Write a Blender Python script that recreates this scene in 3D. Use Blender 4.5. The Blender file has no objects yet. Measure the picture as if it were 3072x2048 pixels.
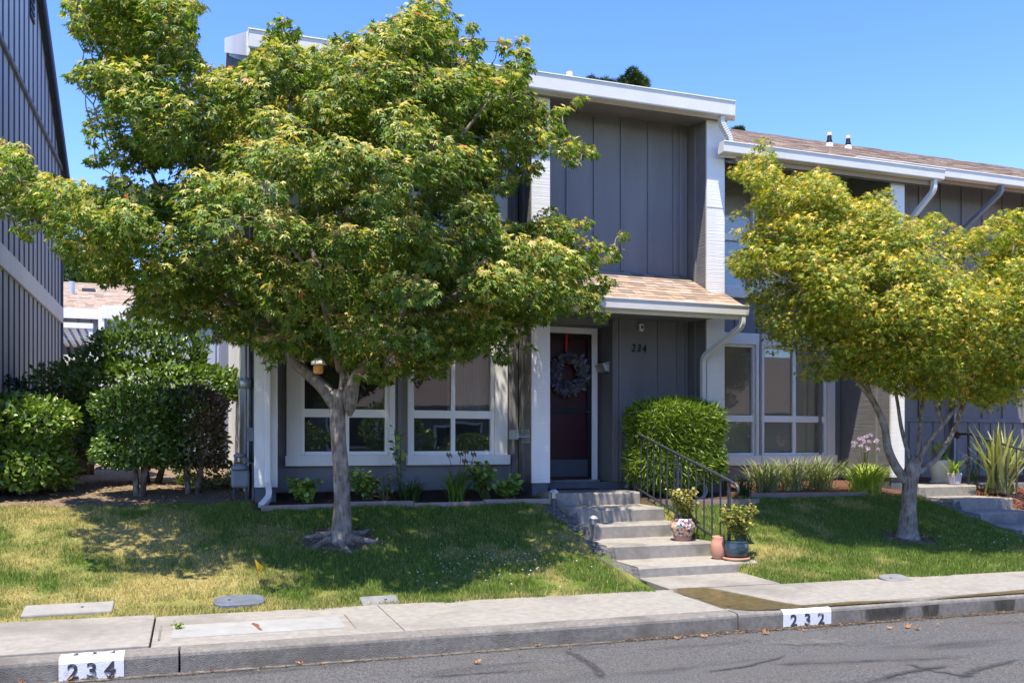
import bpy, math, random
import numpy as np
from mathutils import Vector, Matrix

random.seed(11)
rng = np.random.default_rng(11)
sc = bpy.context.scene
COL = sc.collection
R = math.radians

# ------------------------------------------------------------------ camera, sky, sun, exposure
YAW = R(19.65); EYE = 1.55; FPX = 2061.0            # level camera, horizon below the middle (rising front)
cd = bpy.data.cameras.new('camera'); cam = bpy.data.objects.new('camera', cd); COL.objects.link(cam)
cam.location = (0, 0, EYE); cam.rotation_euler = (R(90), 0, -YAW)
cd.sensor_width = 36; cd.lens = 36 * FPX / 2352; cd.shift_y = 235 / 2352; cd.clip_end = 3000; cd.clip_start = 0.05
sc.camera = cam

SUN = Vector((0.20, 0.28, -1.0)).normalized()       # the way the light travels
w = bpy.data.worlds.new('World'); sc.world = w; w.use_nodes = True
nt = w.node_tree; nt.nodes.clear()
sky = nt.nodes.new('ShaderNodeTexSky'); sky.sky_type = 'NISHITA'; sky.sun_disc = False
sky.sun_elevation = math.asin(-SUN.z); sky.sun_rotation = math.atan2(-SUN.x, -SUN.y)
sky.air_density = 1.0; sky.dust_density = 0.0; sky.ozone_density = 2.5; sky.altitude = 100
bg = nt.nodes.new('ShaderNodeBackground'); bg.inputs[1].default_value = 0.15
wo = nt.nodes.new('ShaderNodeOutputWorld')
hs = nt.nodes.new('ShaderNodeHueSaturation'); hs.inputs['Saturation'].default_value = 1.27; hs.inputs['Hue'].default_value = .520
nt.links.new(sky.outputs[0], hs.inputs['Color']); nt.links.new(hs.outputs[0], bg.inputs[0]); nt.links.new(bg.outputs[0], wo.inputs[0])
sl = bpy.data.lights.new('sun', 'SUN'); so = bpy.data.objects.new('sun', sl); COL.objects.link(so)
sl.energy = 3.65; sl.angle = R(0.53); sl.color = (1.0, 0.93, 0.80)
so.rotation_euler = SUN.to_track_quat('-Z', 'Y').to_euler(); so.location = (-4, -6, 20)
sc.view_settings.view_transform = 'Standard'; sc.view_settings.look = 'None'
sc.view_settings.exposure = 1.42; sc.view_settings.gamma = 1.0
sc.render.engine = 'CYCLES'; sc.render.resolution_x = 1024; sc.render.resolution_y = 682
sc.cycles.max_bounces = 8; sc.cycles.transparent_max_bounces = 12

FW = Vector((math.sin(YAW), math.cos(YAW), 0)); RT = Vector((math.cos(YAW), -math.sin(YAW), 0)); C0 = Vector((0, 0, EYE))
def ray(px, py): return FW + RT * ((px - 1176) / FPX) + Vector((0, 0, (1019 - py) / FPX))
def PY(px, py, Y): d = ray(px, py); return C0 + d * (Y / d.y)          # surveyed point on the vertical plane at depth Y
def PZ(px, py, Z): d = ray(px, py); return C0 + d * ((Z - EYE) / d.z)  # surveyed point on the level at height Z
def PS(px, py, s): return C0 + ray(px, py) * s                         # surveyed point at distance s

# ------------------------------------------------------------------ materials
MT = {}
def nodes(name):
    m = bpy.data.materials.new(name); m.use_nodes = True; MT[name] = m
    n = m.node_tree; b = n.nodes['Principled BSDF']; return m, n, b
def N(n, t, **k):
    x = n.nodes.new(t)
    for a, v in k.items(): setattr(x, a, v)
    return x
def mat(name, c1, c2=None, scale=6.0, rough=0.7, bump=0.0, bscale=60.0, spec=0.3, stretch=(1, 1, 1), detail=7, metal=0.0, obj_random=0.0, third=None, tscale=1.2, tlo=.5, thi=.7):
    m, n, b = nodes(name); L = n.links.new
    g = N(n, 'ShaderNodeNewGeometry'); mp = N(n, 'ShaderNodeMapping'); mp.inputs['Scale'].default_value = stretch
    L(g.outputs['Position'], mp.inputs[0])
    b.inputs['Roughness'].default_value = rough; b.inputs['Specular IOR Level'].default_value = spec; b.inputs['Metallic'].default_value = metal
    col = None
    if c2 is not None:
        t = N(n, 'ShaderNodeTexNoise'); t.inputs['Scale'].default_value = scale; t.inputs['Detail'].default_value = detail; t.inputs['Roughness'].default_value = .6
        L(mp.outputs[0], t.inputs[0])
        r = N(n, 'ShaderNodeValToRGB'); r.color_ramp.elements[0].position = .33; r.color_ramp.elements[1].position = .68
        r.color_ramp.elements[0].color = (*c1, 1); r.color_ramp.elements[1].color = (*c2, 1)
        L(t.outputs[0], r.inputs[0]); col = r.outputs[0]
        if third is not None:
            t3 = N(n, 'ShaderNodeTexNoise'); t3.inputs['Scale'].default_value = tscale; t3.inputs['Detail'].default_value = 5; L(mp.outputs[0], t3.inputs[0])
            r3 = N(n, 'ShaderNodeMapRange'); r3.inputs[1].default_value = tlo; r3.inputs[2].default_value = thi; L(t3.outputs[0], r3.inputs[0])
            mx = N(n, 'ShaderNodeMix', data_type='RGBA'); L(r3.outputs[0], mx.inputs[0]); L(col, mx.inputs[6]); mx.inputs[7].default_value = (*third, 1); col = mx.outputs[2]
    else:
        q = N(n, 'ShaderNodeRGB'); q.outputs[0].default_value = (*c1, 1); col = q.outputs[0]
    if obj_random:
        oi = N(n, 'ShaderNodeObjectInfo'); mr = N(n, 'ShaderNodeMapRange'); L(oi.outputs['Random'], mr.inputs[0])
        mr.inputs[3].default_value = 1 - obj_random; mr.inputs[4].default_value = 1 + obj_random
        vm = N(n, 'ShaderNodeVectorMath', operation='SCALE'); L(col, vm.inputs[0]); L(mr.outputs[0], vm.inputs['Scale']); col = vm.outputs[0]
    L(col, b.inputs['Base Color'])
    if bump:
        t2 = N(n, 'ShaderNodeTexNoise'); t2.inputs['Scale'].default_value = bscale; t2.inputs['Detail'].default_value = 5; L(mp.outputs[0], t2.inputs[0])
        bp = N(n, 'ShaderNodeBump'); bp.inputs['Strength'].default_value = bump; bp.inputs['Distance'].default_value = .01
        L(t2.outputs[0], bp.inputs['Height']); L(bp.outputs[0], b.inputs['Normal'])
    return m
def lap(m, scale=60, strength=.5):                      # rough-sawn horizontal saw lines as fine relief
    n = m.node_tree; L = n.links.new; b = n.nodes['Principled BSDF']
    g = N(n, 'ShaderNodeNewGeometry'); mp = N(n, 'ShaderNodeMapping'); mp.inputs['Scale'].default_value = (1.5, 1.5, scale); L(g.outputs['Position'], mp.inputs[0])
    t = N(n, 'ShaderNodeTexNoise'); t.inputs['Scale'].default_value = 1.0; t.inputs['Detail'].default_value = 3; L(mp.outputs[0], t.inputs[0])
    bp = N(n, 'ShaderNodeBump'); bp.inputs['Strength'].default_value = strength; bp.inputs['Distance'].default_value = .006
    L(t.outputs[0], bp.inputs['Height']); L(bp.outputs[0], b.inputs['Normal'])
def leafmat(name, trans=.35, rough=.45, spec=.4, tboost=(1.25, 1.35, .6)):
    m, n, b = nodes(name); L = n.links.new
    a = N(n, 'ShaderNodeAttribute', attribute_name='tint'); L(a.outputs['Color'], b.inputs['Base Color'])
    b.inputs['Roughness'].default_value = rough; b.inputs['Specular IOR Level'].default_value = spec
    tr = N(n, 'ShaderNodeBsdfTranslucent'); vm = N(n, 'ShaderNodeVectorMath', operation='MULTIPLY'); L(a.outputs['Color'], vm.inputs[0]); vm.inputs[1].default_value = tboost
    L(vm.outputs[0], tr.inputs[0])
    mx = N(n, 'ShaderNodeMixShader'); mx.inputs[0].default_value = trans; L(b.outputs[0], mx.inputs[1]); L(tr.outputs[0], mx.inputs[2])
    L(mx.outputs[0], n.nodes['Material Output'].inputs[0]); return m
def glassmat(name, tint=(.85, .9, .88), dirt=.04):
    m = bpy.data.materials.new(name); m.use_nodes = True; MT[name] = m; n = m.node_tree; n.nodes.clear(); L = n.links.new
    fr = N(n, 'ShaderNodeFresnel'); fr.inputs[0].default_value = 2.1
    tp = N(n, 'ShaderNodeBsdfTransparent'); tp.inputs[0].default_value = (*tint, 1)
    gl = N(n, 'ShaderNodeBsdfGlossy'); gl.inputs['Roughness'].default_value = .012; gl.inputs[0].default_value = (.95, .97, 1, 1)
    g = N(n, 'ShaderNodeNewGeometry'); t = N(n, 'ShaderNodeTexNoise'); t.inputs['Scale'].default_value = 3.0; t.inputs['Detail'].default_value = 1; L(g.outputs['Position'], t.inputs[0])
    bp = N(n, 'ShaderNodeBump'); bp.inputs['Strength'].default_value = .05; bp.inputs['Distance'].default_value = .01; L(t.outputs[0], bp.inputs['Height']); L(bp.outputs[0], gl.inputs['Normal'])
    df = N(n, 'ShaderNodeBsdfDiffuse'); df.inputs[0].default_value = (.5, .5, .48, 1)
    m0 = N(n, 'ShaderNodeMixShader'); m0.inputs[0].default_value = dirt; L(tp.outputs[0], m0.inputs[1]); L(df.outputs[0], m0.inputs[2])
    mx = N(n, 'ShaderNodeMixShader'); L(fr.outputs[0], mx.inputs[0]); L(m0.outputs[0], mx.inputs[1]); L(gl.outputs[0], mx.inputs[2])
    o = N(n, 'ShaderNodeOutputMaterial'); L(mx.outputs[0], o.inputs[0]); return m

mat('grey_paint', (.178, .175, .178), (.212, .208, .211), 3, .75, .35, 90, .25, (1, 1, .25), third=(.235, .227, .222), tscale=.9)
mat('batten_paint', (.182, .179, .182), (.216, .212, .215), 5, .7, .3, 80, .25, (1, 1, .2))
mat('blue_paint', (.46, .47, .47), (.54, .55, .55), 2, .7, .25, 70, .25, (1, 1, .15))
mat('white_paint', (.72, .695, .65), (.80, .775, .73), 3, .55, .18, 120, .35, (1, 1, .3), third=(.62, .61, .58), tscale=2.4, tlo=.58, thi=.85)
m = mat('white_sawn', (.73, .705, .66), (.81, .785, .74), 3, .65, 0, 120, .3, (1, 1, .25), third=(.60, .59, .56), tscale=2.1, tlo=.6, thi=.85); lap(m, 70, .8)
m = mat('grey_sawn', (.16, .155, .153), (.20, .194, .19), 3, .75, 0, 90, .25); lap(m, 70, .9)
mat('gutter_white', (.62, .595, .55), (.69, .665, .62), 2, .5, .05, 30, .25, third=(.58, .57, .53), tscale=3.5, tlo=.62, thi=.9)
mat('gutter_grey', (.17, .18, .20), (.20, .21, .23), 2, .4, .03, 30, .5)
mat('white_siding', (.66, .64, .60), (.76, .74, .70), 4, .6, .2, 70, .3, (1, 1, .15), third=(.45, .45, .44), tscale=4, tlo=.6, thi=.8)
mat('vinyl', (.80, .785, .755), (.84, .825, .80), 2, .35, 0, 1, .5)
mat('foundation', (.10, .105, .12), (.13, .135, .15), 8, .85, .4, 60)
mat('concrete', (.225, .207, .176), (.30, .277, .237), 14, .9, .35, 160, .2, third=(.165, .15, .128), tscale=1.3, tlo=.5, thi=.75)
mat('concrete_pale', (.22, .208, .185), (.28, .268, .24), 9, .85, .3, 120, .2, third=(.22, .21, .19), tscale=3)
mat('kerb_concrete', (.145, .132, .114), (.225, .206, .177), 26, .92, .6, 130, .2, third=(.11, .10, .085), tscale=3.0, tlo=.46, thi=.72)
mat('step_concrete', (.245, .222, .187), (.33, .302, .256), 16, .92, .4, 150, .2, third=(.15, .138, .118), tscale=2.2, tlo=.5, thi=.75)
mat('rubble', (.05, .047, .043), (.17, .16, .145), 38, .95, 1.0, 50)
mat('soil', (.055, .038, .026), (.13, .092, .062), 40, .95, .9, 70, .1)
mat('red_mulch', (.10, .035, .022), (.30, .13, .08), 45, .9, .8, 70, .2, obj_random=.3)
mat('dark_metal', (.035, .04, .05), (.06, .065, .075), 10, .45, .1, 60, .5)
mat('rail_metal', (.025, .028, .034), (.045, .048, .056), 14, .42, .15, 60, .6)
mat('meter_grey', (.16, .18, .20), (.21, .23, .25), 8, .5, .1, 60, .5)
mat('galvanised', (.42, .44, .46), (.55, .57, .58), 12, .4, .05, 60, .5, metal=.5)
mat('black', (.012, .012, .014), None, 1, .5)
mat('stencil_black', (.035, .035, .042), (.05, .05, .06), 30, .8, third=(.42, .42, .42), tscale=22, tlo=.58, thi=.72)
mat('kerb_white', (.62, .62, .62), (.70, .70, .70), 20, .75, .3, 120, .2, third=(.40, .39, .37), tscale=9, tlo=.58, thi=.78)
mat('door_red', (.085, .009, .013), (.10, .011, .016), 3, .35, .05, 40, .5)
mat('kick_grey', (.06, .065, .075), (.075, .08, .09), 6, .5, 0, 1, .4)
mat('ribbon_red', (.55, .02, .03), None, 1, .5)
mat('terracotta', (.42, .19, .12), (.52, .27, .19), 9, .85, .2, 80)
mat('blue_glaze', (.015, .03, .045), (.05, .08, .10), 7, .2, .1, 20, .6)
mat('cream_pot', (.62, .60, .52), (.70, .68, .60), 6, .6, .2, 60)
mat('lavender_pot', (.50, .46, .56), (.56, .52, .61), 6, .5)
mat('vault_white', (.25, .245, .225), (.32, .31, .285), 7, .85, .25, 120, .2, third=(.29, .285, .265), tscale=3.4, tlo=.5, thi=.8)
mat('lid_blue', (.085, .095, .115), (.13, .145, .17), 9, .8, .3, 90)
mat('lid_grey', (.15, .15, .145), (.21, .21, .20), 9, .9, .3, 90)
mat('rust', (.13, .045, .02), (.22, .09, .04), 30, .9, .4, 60)
mat('flag_yellow', (.90, .52, .01), (.95, .58, .02), 4, .6)
mat('bamboo', (.16, .115, .075), (.30, .22, .14), 12, .7, .3, 60, .3, (1, 1, .2), obj_random=.3)
mat('blind', (.80, .77, .68), (.85, .82, .73), 3, .6, obj_random=.08)
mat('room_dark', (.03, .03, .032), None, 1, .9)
mat('curtain', (.50, .47, .44), (.58, .55, .52), 3, .9)
mat('edging', (.22, .165, .15), (.31, .24, .215), 8, .9, .4, 60, .2, (.3, 1, 1), obj_random=.15)
mat('mat_brown', (.035, .028, .024), (.07, .055, .045), 60, .95, .8, 200)
mat('pipe_clay', (.50, .27, .18), (.58, .34, .24), 6, .8)
mat('dry_leaf', (.25, .11, .04), (.40, .22, .09), 20, .8, .3, 60, obj_random=.4)
mat('gold', (.80, .62, .25), (.84, .66, .3), 4, .5)
mat('orange_seed', (.75, .30, .05), (.85, .42, .12), 60, .7, .6, 120)
mat('lamp_white', (.78, .78, .76), None, 1, .4)
mat('hose_green', (.03, .05, .045), (.05, .07, .06), 5, .5)
mat('wet', (.075, .062, .022), (.12, .098, .035), 22, .22, .25, 110, .5, third=(.05, .045, .025), tscale=3)
mat('wet_kerb', (.035, .03, .025), (.075, .065, .05), 40, .5, .3, 110, .4)
mat('patch_tan', (.20, .18, .15), (.24, .215, .175), 12, .95)
glassmat('glass')
glassmat('glass_dusty', (.96, .97, .96), .10)
def screenmat():
    m = bpy.data.materials.new('screen_mesh'); m.use_nodes = True; MT['screen_mesh'] = m; n = m.node_tree; n.nodes.clear(); L = n.links.new
    tp = N(n, 'ShaderNodeBsdfTransparent'); df = N(n, 'ShaderNodeBsdfDiffuse'); df.inputs[0].default_value = (.03, .03, .033, 1); mx = N(n, 'ShaderNodeMixShader'); mx.inputs[0].default_value = .35; L(tp.outputs[0], mx.inputs[1]); L(df.outputs[0], mx.inputs[2])
    o = N(n, 'ShaderNodeOutputMaterial'); L(mx.outputs[0], o.inputs[0])
screenmat()
leafmat('maple_leaf', .38, .45, .4); leafmat('hedge_leaf', .22, .32, .5); leafmat('grass_blade', .3, .6, .2); leafmat('petal', .3, .6, .2); leafmat('wreath_leaf', .15, .6, .2, (1, 1, 1))
leafmat('conifer', .1, .7, .2)

def bark(name, a, b_):
    m, n, b = nodes(name); L = n.links.new; g = N(n, 'ShaderNodeNewGeometry'); mp = N(n, 'ShaderNodeMapping'); mp.inputs['Scale'].default_value = (1, 1, .16); L(g.outputs['Position'], mp.inputs[0])
    t = N(n, 'ShaderNodeTexNoise'); t.inputs['Scale'].default_value = 45; t.inputs['Detail'].default_value = 8; L(mp.outputs[0], t.inputs[0])
    r = N(n, 'ShaderNodeValToRGB'); r.color_ramp.elements[0].position = .36; r.color_ramp.elements[1].position = .62; r.color_ramp.elements[0].color = (*a, 1); r.color_ramp.elements[1].color = (*b_, 1); L(t.outputs[0], r.inputs[0])
    t2 = N(n, 'ShaderNodeTexNoise'); t2.inputs['Scale'].default_value = 9; t2.inputs['Detail'].default_value = 4; L(g.outputs['Position'], t2.inputs[0])
    mr = N(n, 'ShaderNodeMapRange'); mr.inputs[1].default_value = .45; mr.inputs[2].default_value = .7; L(t2.outputs[0], mr.inputs[0])
    mx = N(n, 'ShaderNodeMix', data_type='RGBA'); L(mr.outputs[0], mx.inputs[0]); L(r.outputs[0], mx.inputs[6]); mx.inputs[7].default_value = (.30, .27, .23, 1)
    L(mx.outputs[2], b.inputs['Base Color']); b.inputs['Roughness'].default_value = .9; b.inputs['Specular IOR Level'].default_value = .2
    bp = N(n, 'ShaderNodeBump'); bp.inputs['Strength'].default_value = .9; bp.inputs['Distance'].default_value = .012; L(t.outputs[0], bp.inputs['Height']); L(bp.outputs[0], b.inputs['Normal'])
bark('maple_bark', (.115, .085, .062), (.235, .19, .15)); bark('shrub_bark', (.07, .052, .04), (.16, .12, .09))

def asphalt():
    m, n, b = nodes('asphalt'); L = n.links.new; g = N(n, 'ShaderNodeNewGeometry')
    def noise(s, d=5, vec=None, r=.6):
        t = N(n, 'ShaderNodeTexNoise'); t.inputs['Scale'].default_value = s; t.inputs['Detail'].default_value = d; t.inputs['Roughness'].default_value = r; L(vec or g.outputs['Position'], t.inputs[0]); return t
    def ramp(src, p0, c0, p1, c1):
        r = N(n, 'ShaderNodeValToRGB'); r.color_ramp.elements[0].position = p0; r.color_ramp.elements[1].position = p1; r.color_ramp.elements[0].color = (*c0, 1); r.color_ramp.elements[1].color = (*c1, 1); L(src, r.inputs[0]); return r
    def mixc(f, a, bb):
        x = N(n, 'ShaderNodeMix', data_type='RGBA'); L(f, x.inputs[0]); L(a, x.inputs[6]); L(bb, x.inputs[7]) if not isinstance(bb, tuple) else setattr(x.inputs[7], 'default_value', (*bb, 1)); return x.outputs[2]
    sp = noise(75, 6, None, .85); base = ramp(sp.outputs[0], .40, (.024, .024, .024), .62, (.165, .158, .148))
    big = noise(1.1, 6); br = N(n, 'ShaderNodeMapRange'); br.inputs[1].default_value = .48; br.inputs[2].default_value = .72; L(big.outputs[0], br.inputs[0])
    c = mixc(br.outputs[0], base.outputs[0], ramp(sp.outputs[0], .38, (.04, .037, .032), .62, (.14, .13, .112)).outputs[0])
    mp = N(n, 'ShaderNodeMapping'); mp.inputs['Scale'].default_value = (.5, 2.2, 1); mp.inputs['Rotation'].default_value = (0, 0, .25); L(g.outputs['Position'], mp.inputs[0])
    st = noise(1.3, 7, mp.outputs[0], .65); sr = N(n, 'ShaderNodeMapRange'); sr.inputs[1].default_value = .54; sr.inputs[2].default_value = .68; sr.inputs[4].default_value = .75; L(st.outputs[0], sr.inputs[0])
    c = mixc(sr.outputs[0], c, ramp(sp.outputs[0], .38, (.012, .012, .012), .66, (.06, .058, .056)).outputs[0])
    wv = noise(2.0, 4); vm = N(n, 'ShaderNodeVectorMath', operation='ADD'); L(g.outputs['Position'], vm.inputs[0]); L(wv.outputs['Color'], vm.inputs[1])
    vo = N(n, 'ShaderNodeTexVoronoi', feature='DISTANCE_TO_EDGE'); vo.inputs['Scale'].default_value = .2; L(vm.outputs[0], vo.inputs[0])
    cr = N(n, 'ShaderNodeMapRange'); cr.inputs[1].default_value = .004; cr.inputs[2].default_value = .016; cr.inputs[3].default_value = .35; cr.inputs[4].default_value = 0; L(vo.outputs['Distance'], cr.inputs[0])
    c = mixc(cr.outputs[0], c, (.075, .075, .078))
    L(c, b.inputs['Base Color']); b.inputs['Roughness'].default_value = .88; b.inputs['Specular IOR Level'].default_value = .25
    bp = N(n, 'ShaderNodeBump'); bp.inputs['Strength'].default_value = .5; bp.inputs['Distance'].default_value = .006; L(sp.outputs[0], bp.inputs['Height']); L(bp.outputs[0], b.inputs['Normal'])
asphalt()

def ground_mat():
    m, n, b = nodes('ground_cover'); L = n.links.new
    a = N(n, 'ShaderNodeAttribute', attribute_name='tint'); g = N(n, 'ShaderNodeNewGeometry')
    t = N(n, 'ShaderNodeTexNoise'); t.inputs['Scale'].default_value = 55; t.inputs['Detail'].default_value = 5; L(g.outputs['Position'], t.inputs[0])
    mr = N(n, 'ShaderNodeMapRange'); mr.inputs[1].default_value = .3; mr.inputs[2].default_value = .7; mr.inputs[3].default_value = .55; mr.inputs[4].default_value = 1.35; L(t.outputs[0], mr.inputs[0])
    vm = N(n, 'ShaderNodeVectorMath', operation='SCALE'); L(a.outputs['Color'], vm.inputs[0]); L(mr.outputs[0], vm.inputs['Scale']); L(vm.outputs[0], b.inputs['Base Color'])
    b.inputs['Roughness'].default_value = .95; b.inputs['Specular IOR Level'].default_value = .1
    bp = N(n, 'ShaderNodeBump'); bp.inputs['Strength'].default_value = .8; bp.inputs['Distance'].default_value = .02; L(t.outputs[0], bp.inputs['Height']); L(bp.outputs[0], b.inputs['Normal'])
ground_mat()
def shingle_mat(name, stops):
    m, n, b = nodes(name); L = n.links.new; oi = N(n, 'ShaderNodeObjectInfo'); at = N(n, 'ShaderNodeAttribute', attribute_name='pick')
    ad = N(n, 'ShaderNodeMath', operation='ADD'); L(oi.outputs['Random'], ad.inputs[0]); L(at.outputs['Fac'], ad.inputs[1]); fr = N(n, 'ShaderNodeMath', operation='FRACT'); L(ad.outputs[0], fr.inputs[0])
    r = N(n, 'ShaderNodeValToRGB'); r.color_ramp.interpolation = 'CONSTANT'
    while len(r.color_ramp.elements) < len(stops): r.color_ramp.elements.new(.5)
    for i, c in enumerate(stops): r.color_ramp.elements[i].position = i / len(stops); r.color_ramp.elements[i].color = (*c, 1)
    L(fr.outputs[0], r.inputs[0]); g = N(n, 'ShaderNodeNewGeometry'); t = N(n, 'ShaderNodeTexNoise'); t.inputs['Scale'].default_value = 110; L(g.outputs['Position'], t.inputs[0])
    mr = N(n, 'ShaderNodeMapRange'); mr.inputs[3].default_value = .55; mr.inputs[4].default_value = 1.45; L(t.outputs[0], mr.inputs[0])
    vm = N(n, 'ShaderNodeVectorMath', operation='SCALE'); L(r.outputs[0], vm.inputs[0]); L(mr.outputs[0], vm.inputs['Scale']); L(vm.outputs[0], b.inputs['Base Color']); b.inputs['Roughness'].default_value = .95; b.inputs['Specular IOR Level'].default_value = .1
shingle_mat('shingle', [(.33, .25, .19), (.27, .205, .155), (.38, .30, .235), (.30, .205, .145), (.34, .27, .215), (.22, .17, .135), (.36, .255, .18)])
def glaze():
    m, n, b = nodes('painted_glaze'); L = n.links.new; g = N(n, 'ShaderNodeNewGeometry'); v = N(n, 'ShaderNodeTexVoronoi'); v.inputs['Scale'].default_value = 42; L(g.outputs['Position'], v.inputs[0])
    sx = N(n, 'ShaderNodeSeparateColor'); L(v.outputs['Color'], sx.inputs[0]); r = N(n, 'ShaderNodeValToRGB'); r.color_ramp.interpolation = 'CONSTANT'
    cs = [(.55, .50, .42), (.03, .05, .18), (.55, .30, .05), (.06, .16, .16), (.42, .16, .08), (.50, .26, .15), (.04, .07, .20), (.52, .34, .22)]
    while len(r.color_ramp.elements) < len(cs): r.color_ramp.elements.new(.5)
    for i, c in enumerate(cs): r.color_ramp.elements[i].position = i / len(cs); r.color_ramp.elements[i].color = (*c, 1)
    L(sx.outputs[0], r.inputs[0]); L(r.outputs[0], b.inputs['Base Color']); b.inputs['Roughness'].default_value = .2
glaze()

# ------------------------------------------------------------------ mesh and object helpers
W = {}
def attach(o, parent):
    if parent is not None:
        o.parent = parent; o.matrix_parent_inverse = W.get(parent.name, Matrix.Identity(4)).inverted()
    return o
def root(name, label, cat, loc=(0, 0, 0), group=None):
    o = bpy.data.objects.new(name, None); COL.objects.link(o); o.location = loc; o.empty_display_size = .1
    W[o.name] = Matrix.Translation(Vector(loc)); o['label'] = label; o['category'] = cat
    if group: o['group'] = group
    return o
def tag(o, label=None, cat=None, group=None, kind=None):
    if label: o['label'] = label
    if cat: o['category'] = cat
    if group: o['group'] = group
    if kind: o['kind'] = kind
    return o
class MB:
    def __init__(s): s.v = []; s.f = []
    def box(s, x0, x1, y0, y1, z0, z1):
        i = len(s.v); s.v += [(x, y, z) for z in (z0, z1) for y in (y0, y1) for x in (x0, x1)]
        s.f += [tuple(i + k for k in q) for q in ((0, 2, 3, 1), (4, 5, 7, 6), (0, 1, 5, 4), (2, 6, 7, 3), (0, 4, 6, 2), (1, 3, 7, 5))]; return s
    def hexa(s, p):
        i = len(s.v); s.v += [tuple(q) for q in p]
        s.f += [tuple(i + k for k in q) for q in ((0, 2, 3, 1), (4, 5, 7, 6), (0, 1, 5, 4), (2, 6, 7, 3), (0, 4, 6, 2), (1, 3, 7, 5))]; return s
    def poly(s, pts): i = len(s.v); s.v += [tuple(p) for p in pts]; s.f.append(tuple(range(i, i + len(pts)))); return s
    def prism(s, prof, x0, x1, axis='x'):                  # profile (y,z) swept along x, or (x,z) along y
        i = len(s.v); n = len(prof)
        for t in (x0, x1): s.v += [((t, a, b) if axis == 'x' else (a, t, b)) for a, b in prof]
        s.f += [(i + k, i + (k + 1) % n, i + n + (k + 1) % n, i + n + k) for k in range(n)]
        s.f += [tuple(range(i + n - 1, i - 1, -1)), tuple(range(i + n, i + 2 * n))]; return s
    def tube(s, pts, rad, n=8, flat=None):
        pts = [Vector(p) for p in pts]; rad = rad if hasattr(rad, '__len__') else [rad] * len(pts); i = len(s.v); ref = None
        for k, p in enumerate(pts):
            t = (pts[min(k + 1, len(pts) - 1)] - pts[max(k - 1, 0)]).normalized()
            if ref is None: ref = Vector((1, 0, 0)) if abs(t.x) < .9 else Vector((0, 1, 0))
            b = t.cross(ref).normalized(); a = b.cross(t).normalized(); ref = a
            for j in range(n):
                th = 2 * math.pi * (j + .5) / n; s.v.append(tuple(p + (a * math.cos(th) * (flat or 1) + b * math.sin(th)) * rad[k]))
        for k in range(len(pts) - 1):
            for j in range(n): s.f.append((i + k * n + j, i + k * n + (j + 1) % n, i + (k + 1) * n + (j + 1) % n, i + (k + 1) * n + j))
        s.f.append(tuple(range(i + n - 1, i - 1, -1))); e = i + (len(pts) - 1) * n; s.f.append(tuple(range(e, e + n))); return s
    def lathe(s, prof, c=(0, 0, 0), n=24):
        i = len(s.v); m = len(prof)
        for r, z in prof:
            for j in range(n): th = 2 * math.pi * j / n; s.v.append((c[0] + r * math.cos(th), c[1] + r * math.sin(th), c[2] + z))
        for k in range(m - 1):
            for j in range(n): s.f.append((i + k * n + j, i + k * n + (j + 1) % n, i + (k + 1) * n + (j + 1) % n, i + (k + 1) * n + j))
        s.f.append(tuple(range(i + n - 1, i - 1, -1))); e = i + (m - 1) * n; s.f.append(tuple(range(e, e + n))); return s
    def build(s, name, material, parent=None, smooth=False, bevel=0):
        me = bpy.data.meshes.new(name); me.from_pydata(s.v, [], s.f); me.materials.append(MT[material])
        if smooth: me.polygons.foreach_set('use_smooth', [True] * len(me.polygons))
        me.update(); o = bpy.data.objects.new(name, me); COL.objects.link(o); attach(o, parent)
        if bevel:
            bm = o.modifiers.new('bevel', 'BEVEL'); bm.width = bevel; bm.segments = 2; bm.limit_method = 'ANGLE'; bm.angle_limit = R(40)
        return o
CUBE = {}
def piece(name, material, parent, c, size, rot=None):       # alike pieces share one bevelled block
    if material not in CUBE:
        q = MB().box(-.5, .5, -.5, .5, -.5, .5); me = bpy.data.meshes.new(name); me.from_pydata(q.v, [], q.f); me.materials.append(MT[material]); me.update(); CUBE[material] = me
    o = bpy.data.objects.new(name, CUBE[material]); COL.objects.link(o); attach(o, parent); o.location = c; o.scale = size
    if rot: o.rotation_euler = rot
    return o
def fastmesh(name, V, T, material, parent=None, tint=None, smooth=False):
    me = bpy.data.meshes.new(name); V = np.ascontiguousarray(V, dtype=np.float32); T = np.ascontiguousarray(T, dtype=np.int32)
    me.vertices.add(len(V)); me.vertices.foreach_set('co', V.ravel()); k = T.shape[1]
    me.loops.add(T.size); me.loops.foreach_set('vertex_index', T.ravel()); me.polygons.add(len(T))
    me.polygons.foreach_set('loop_start', np.arange(0, T.size, k, dtype=np.int32))
    if smooth: me.polygons.foreach_set('use_smooth', np.ones(len(T), dtype=bool))
    if tint is not None:
        a = me.attributes.new('tint', 'FLOAT_COLOR', 'POINT'); a.data.foreach_set('color', np.hstack([tint, np.ones((len(tint), 1))]).astype(np.float32).ravel())
    me.materials.append(MT[material]); me.update(calc_edges=True); o = bpy.data.objects.new(name, me); COL.objects.link(o); attach(o, parent); return o
def norm(a): return a / (np.linalg.norm(a, axis=-1, keepdims=True) + 1e-9)
def tmpl_maple(lobes=((0, 1.0), (42, .88), (-42, .88), (88, .58), (-88, .58)), wid=.165):
    v = [(0, 0, 0)]; f = []
    for ang, ln in lobes:
        a = R(ang); d = (math.sin(a), math.cos(a)); p = (d[1], -d[0]); i = len(v); m_ = .42 * ln
        v += [(d[0] * m_ + p[0] * wid * ln, d[1] * m_ + p[1] * wid * ln, .04), (d[0] * ln, d[1] * ln, -.22 * ln), (d[0] * m_ - p[0] * wid * ln, d[1] * m_ - p[1] * wid * ln, .04)]
        f += [(0, i, i + 1), (0, i + 1, i + 2)]
    return np.array(v), np.array(f)
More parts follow.
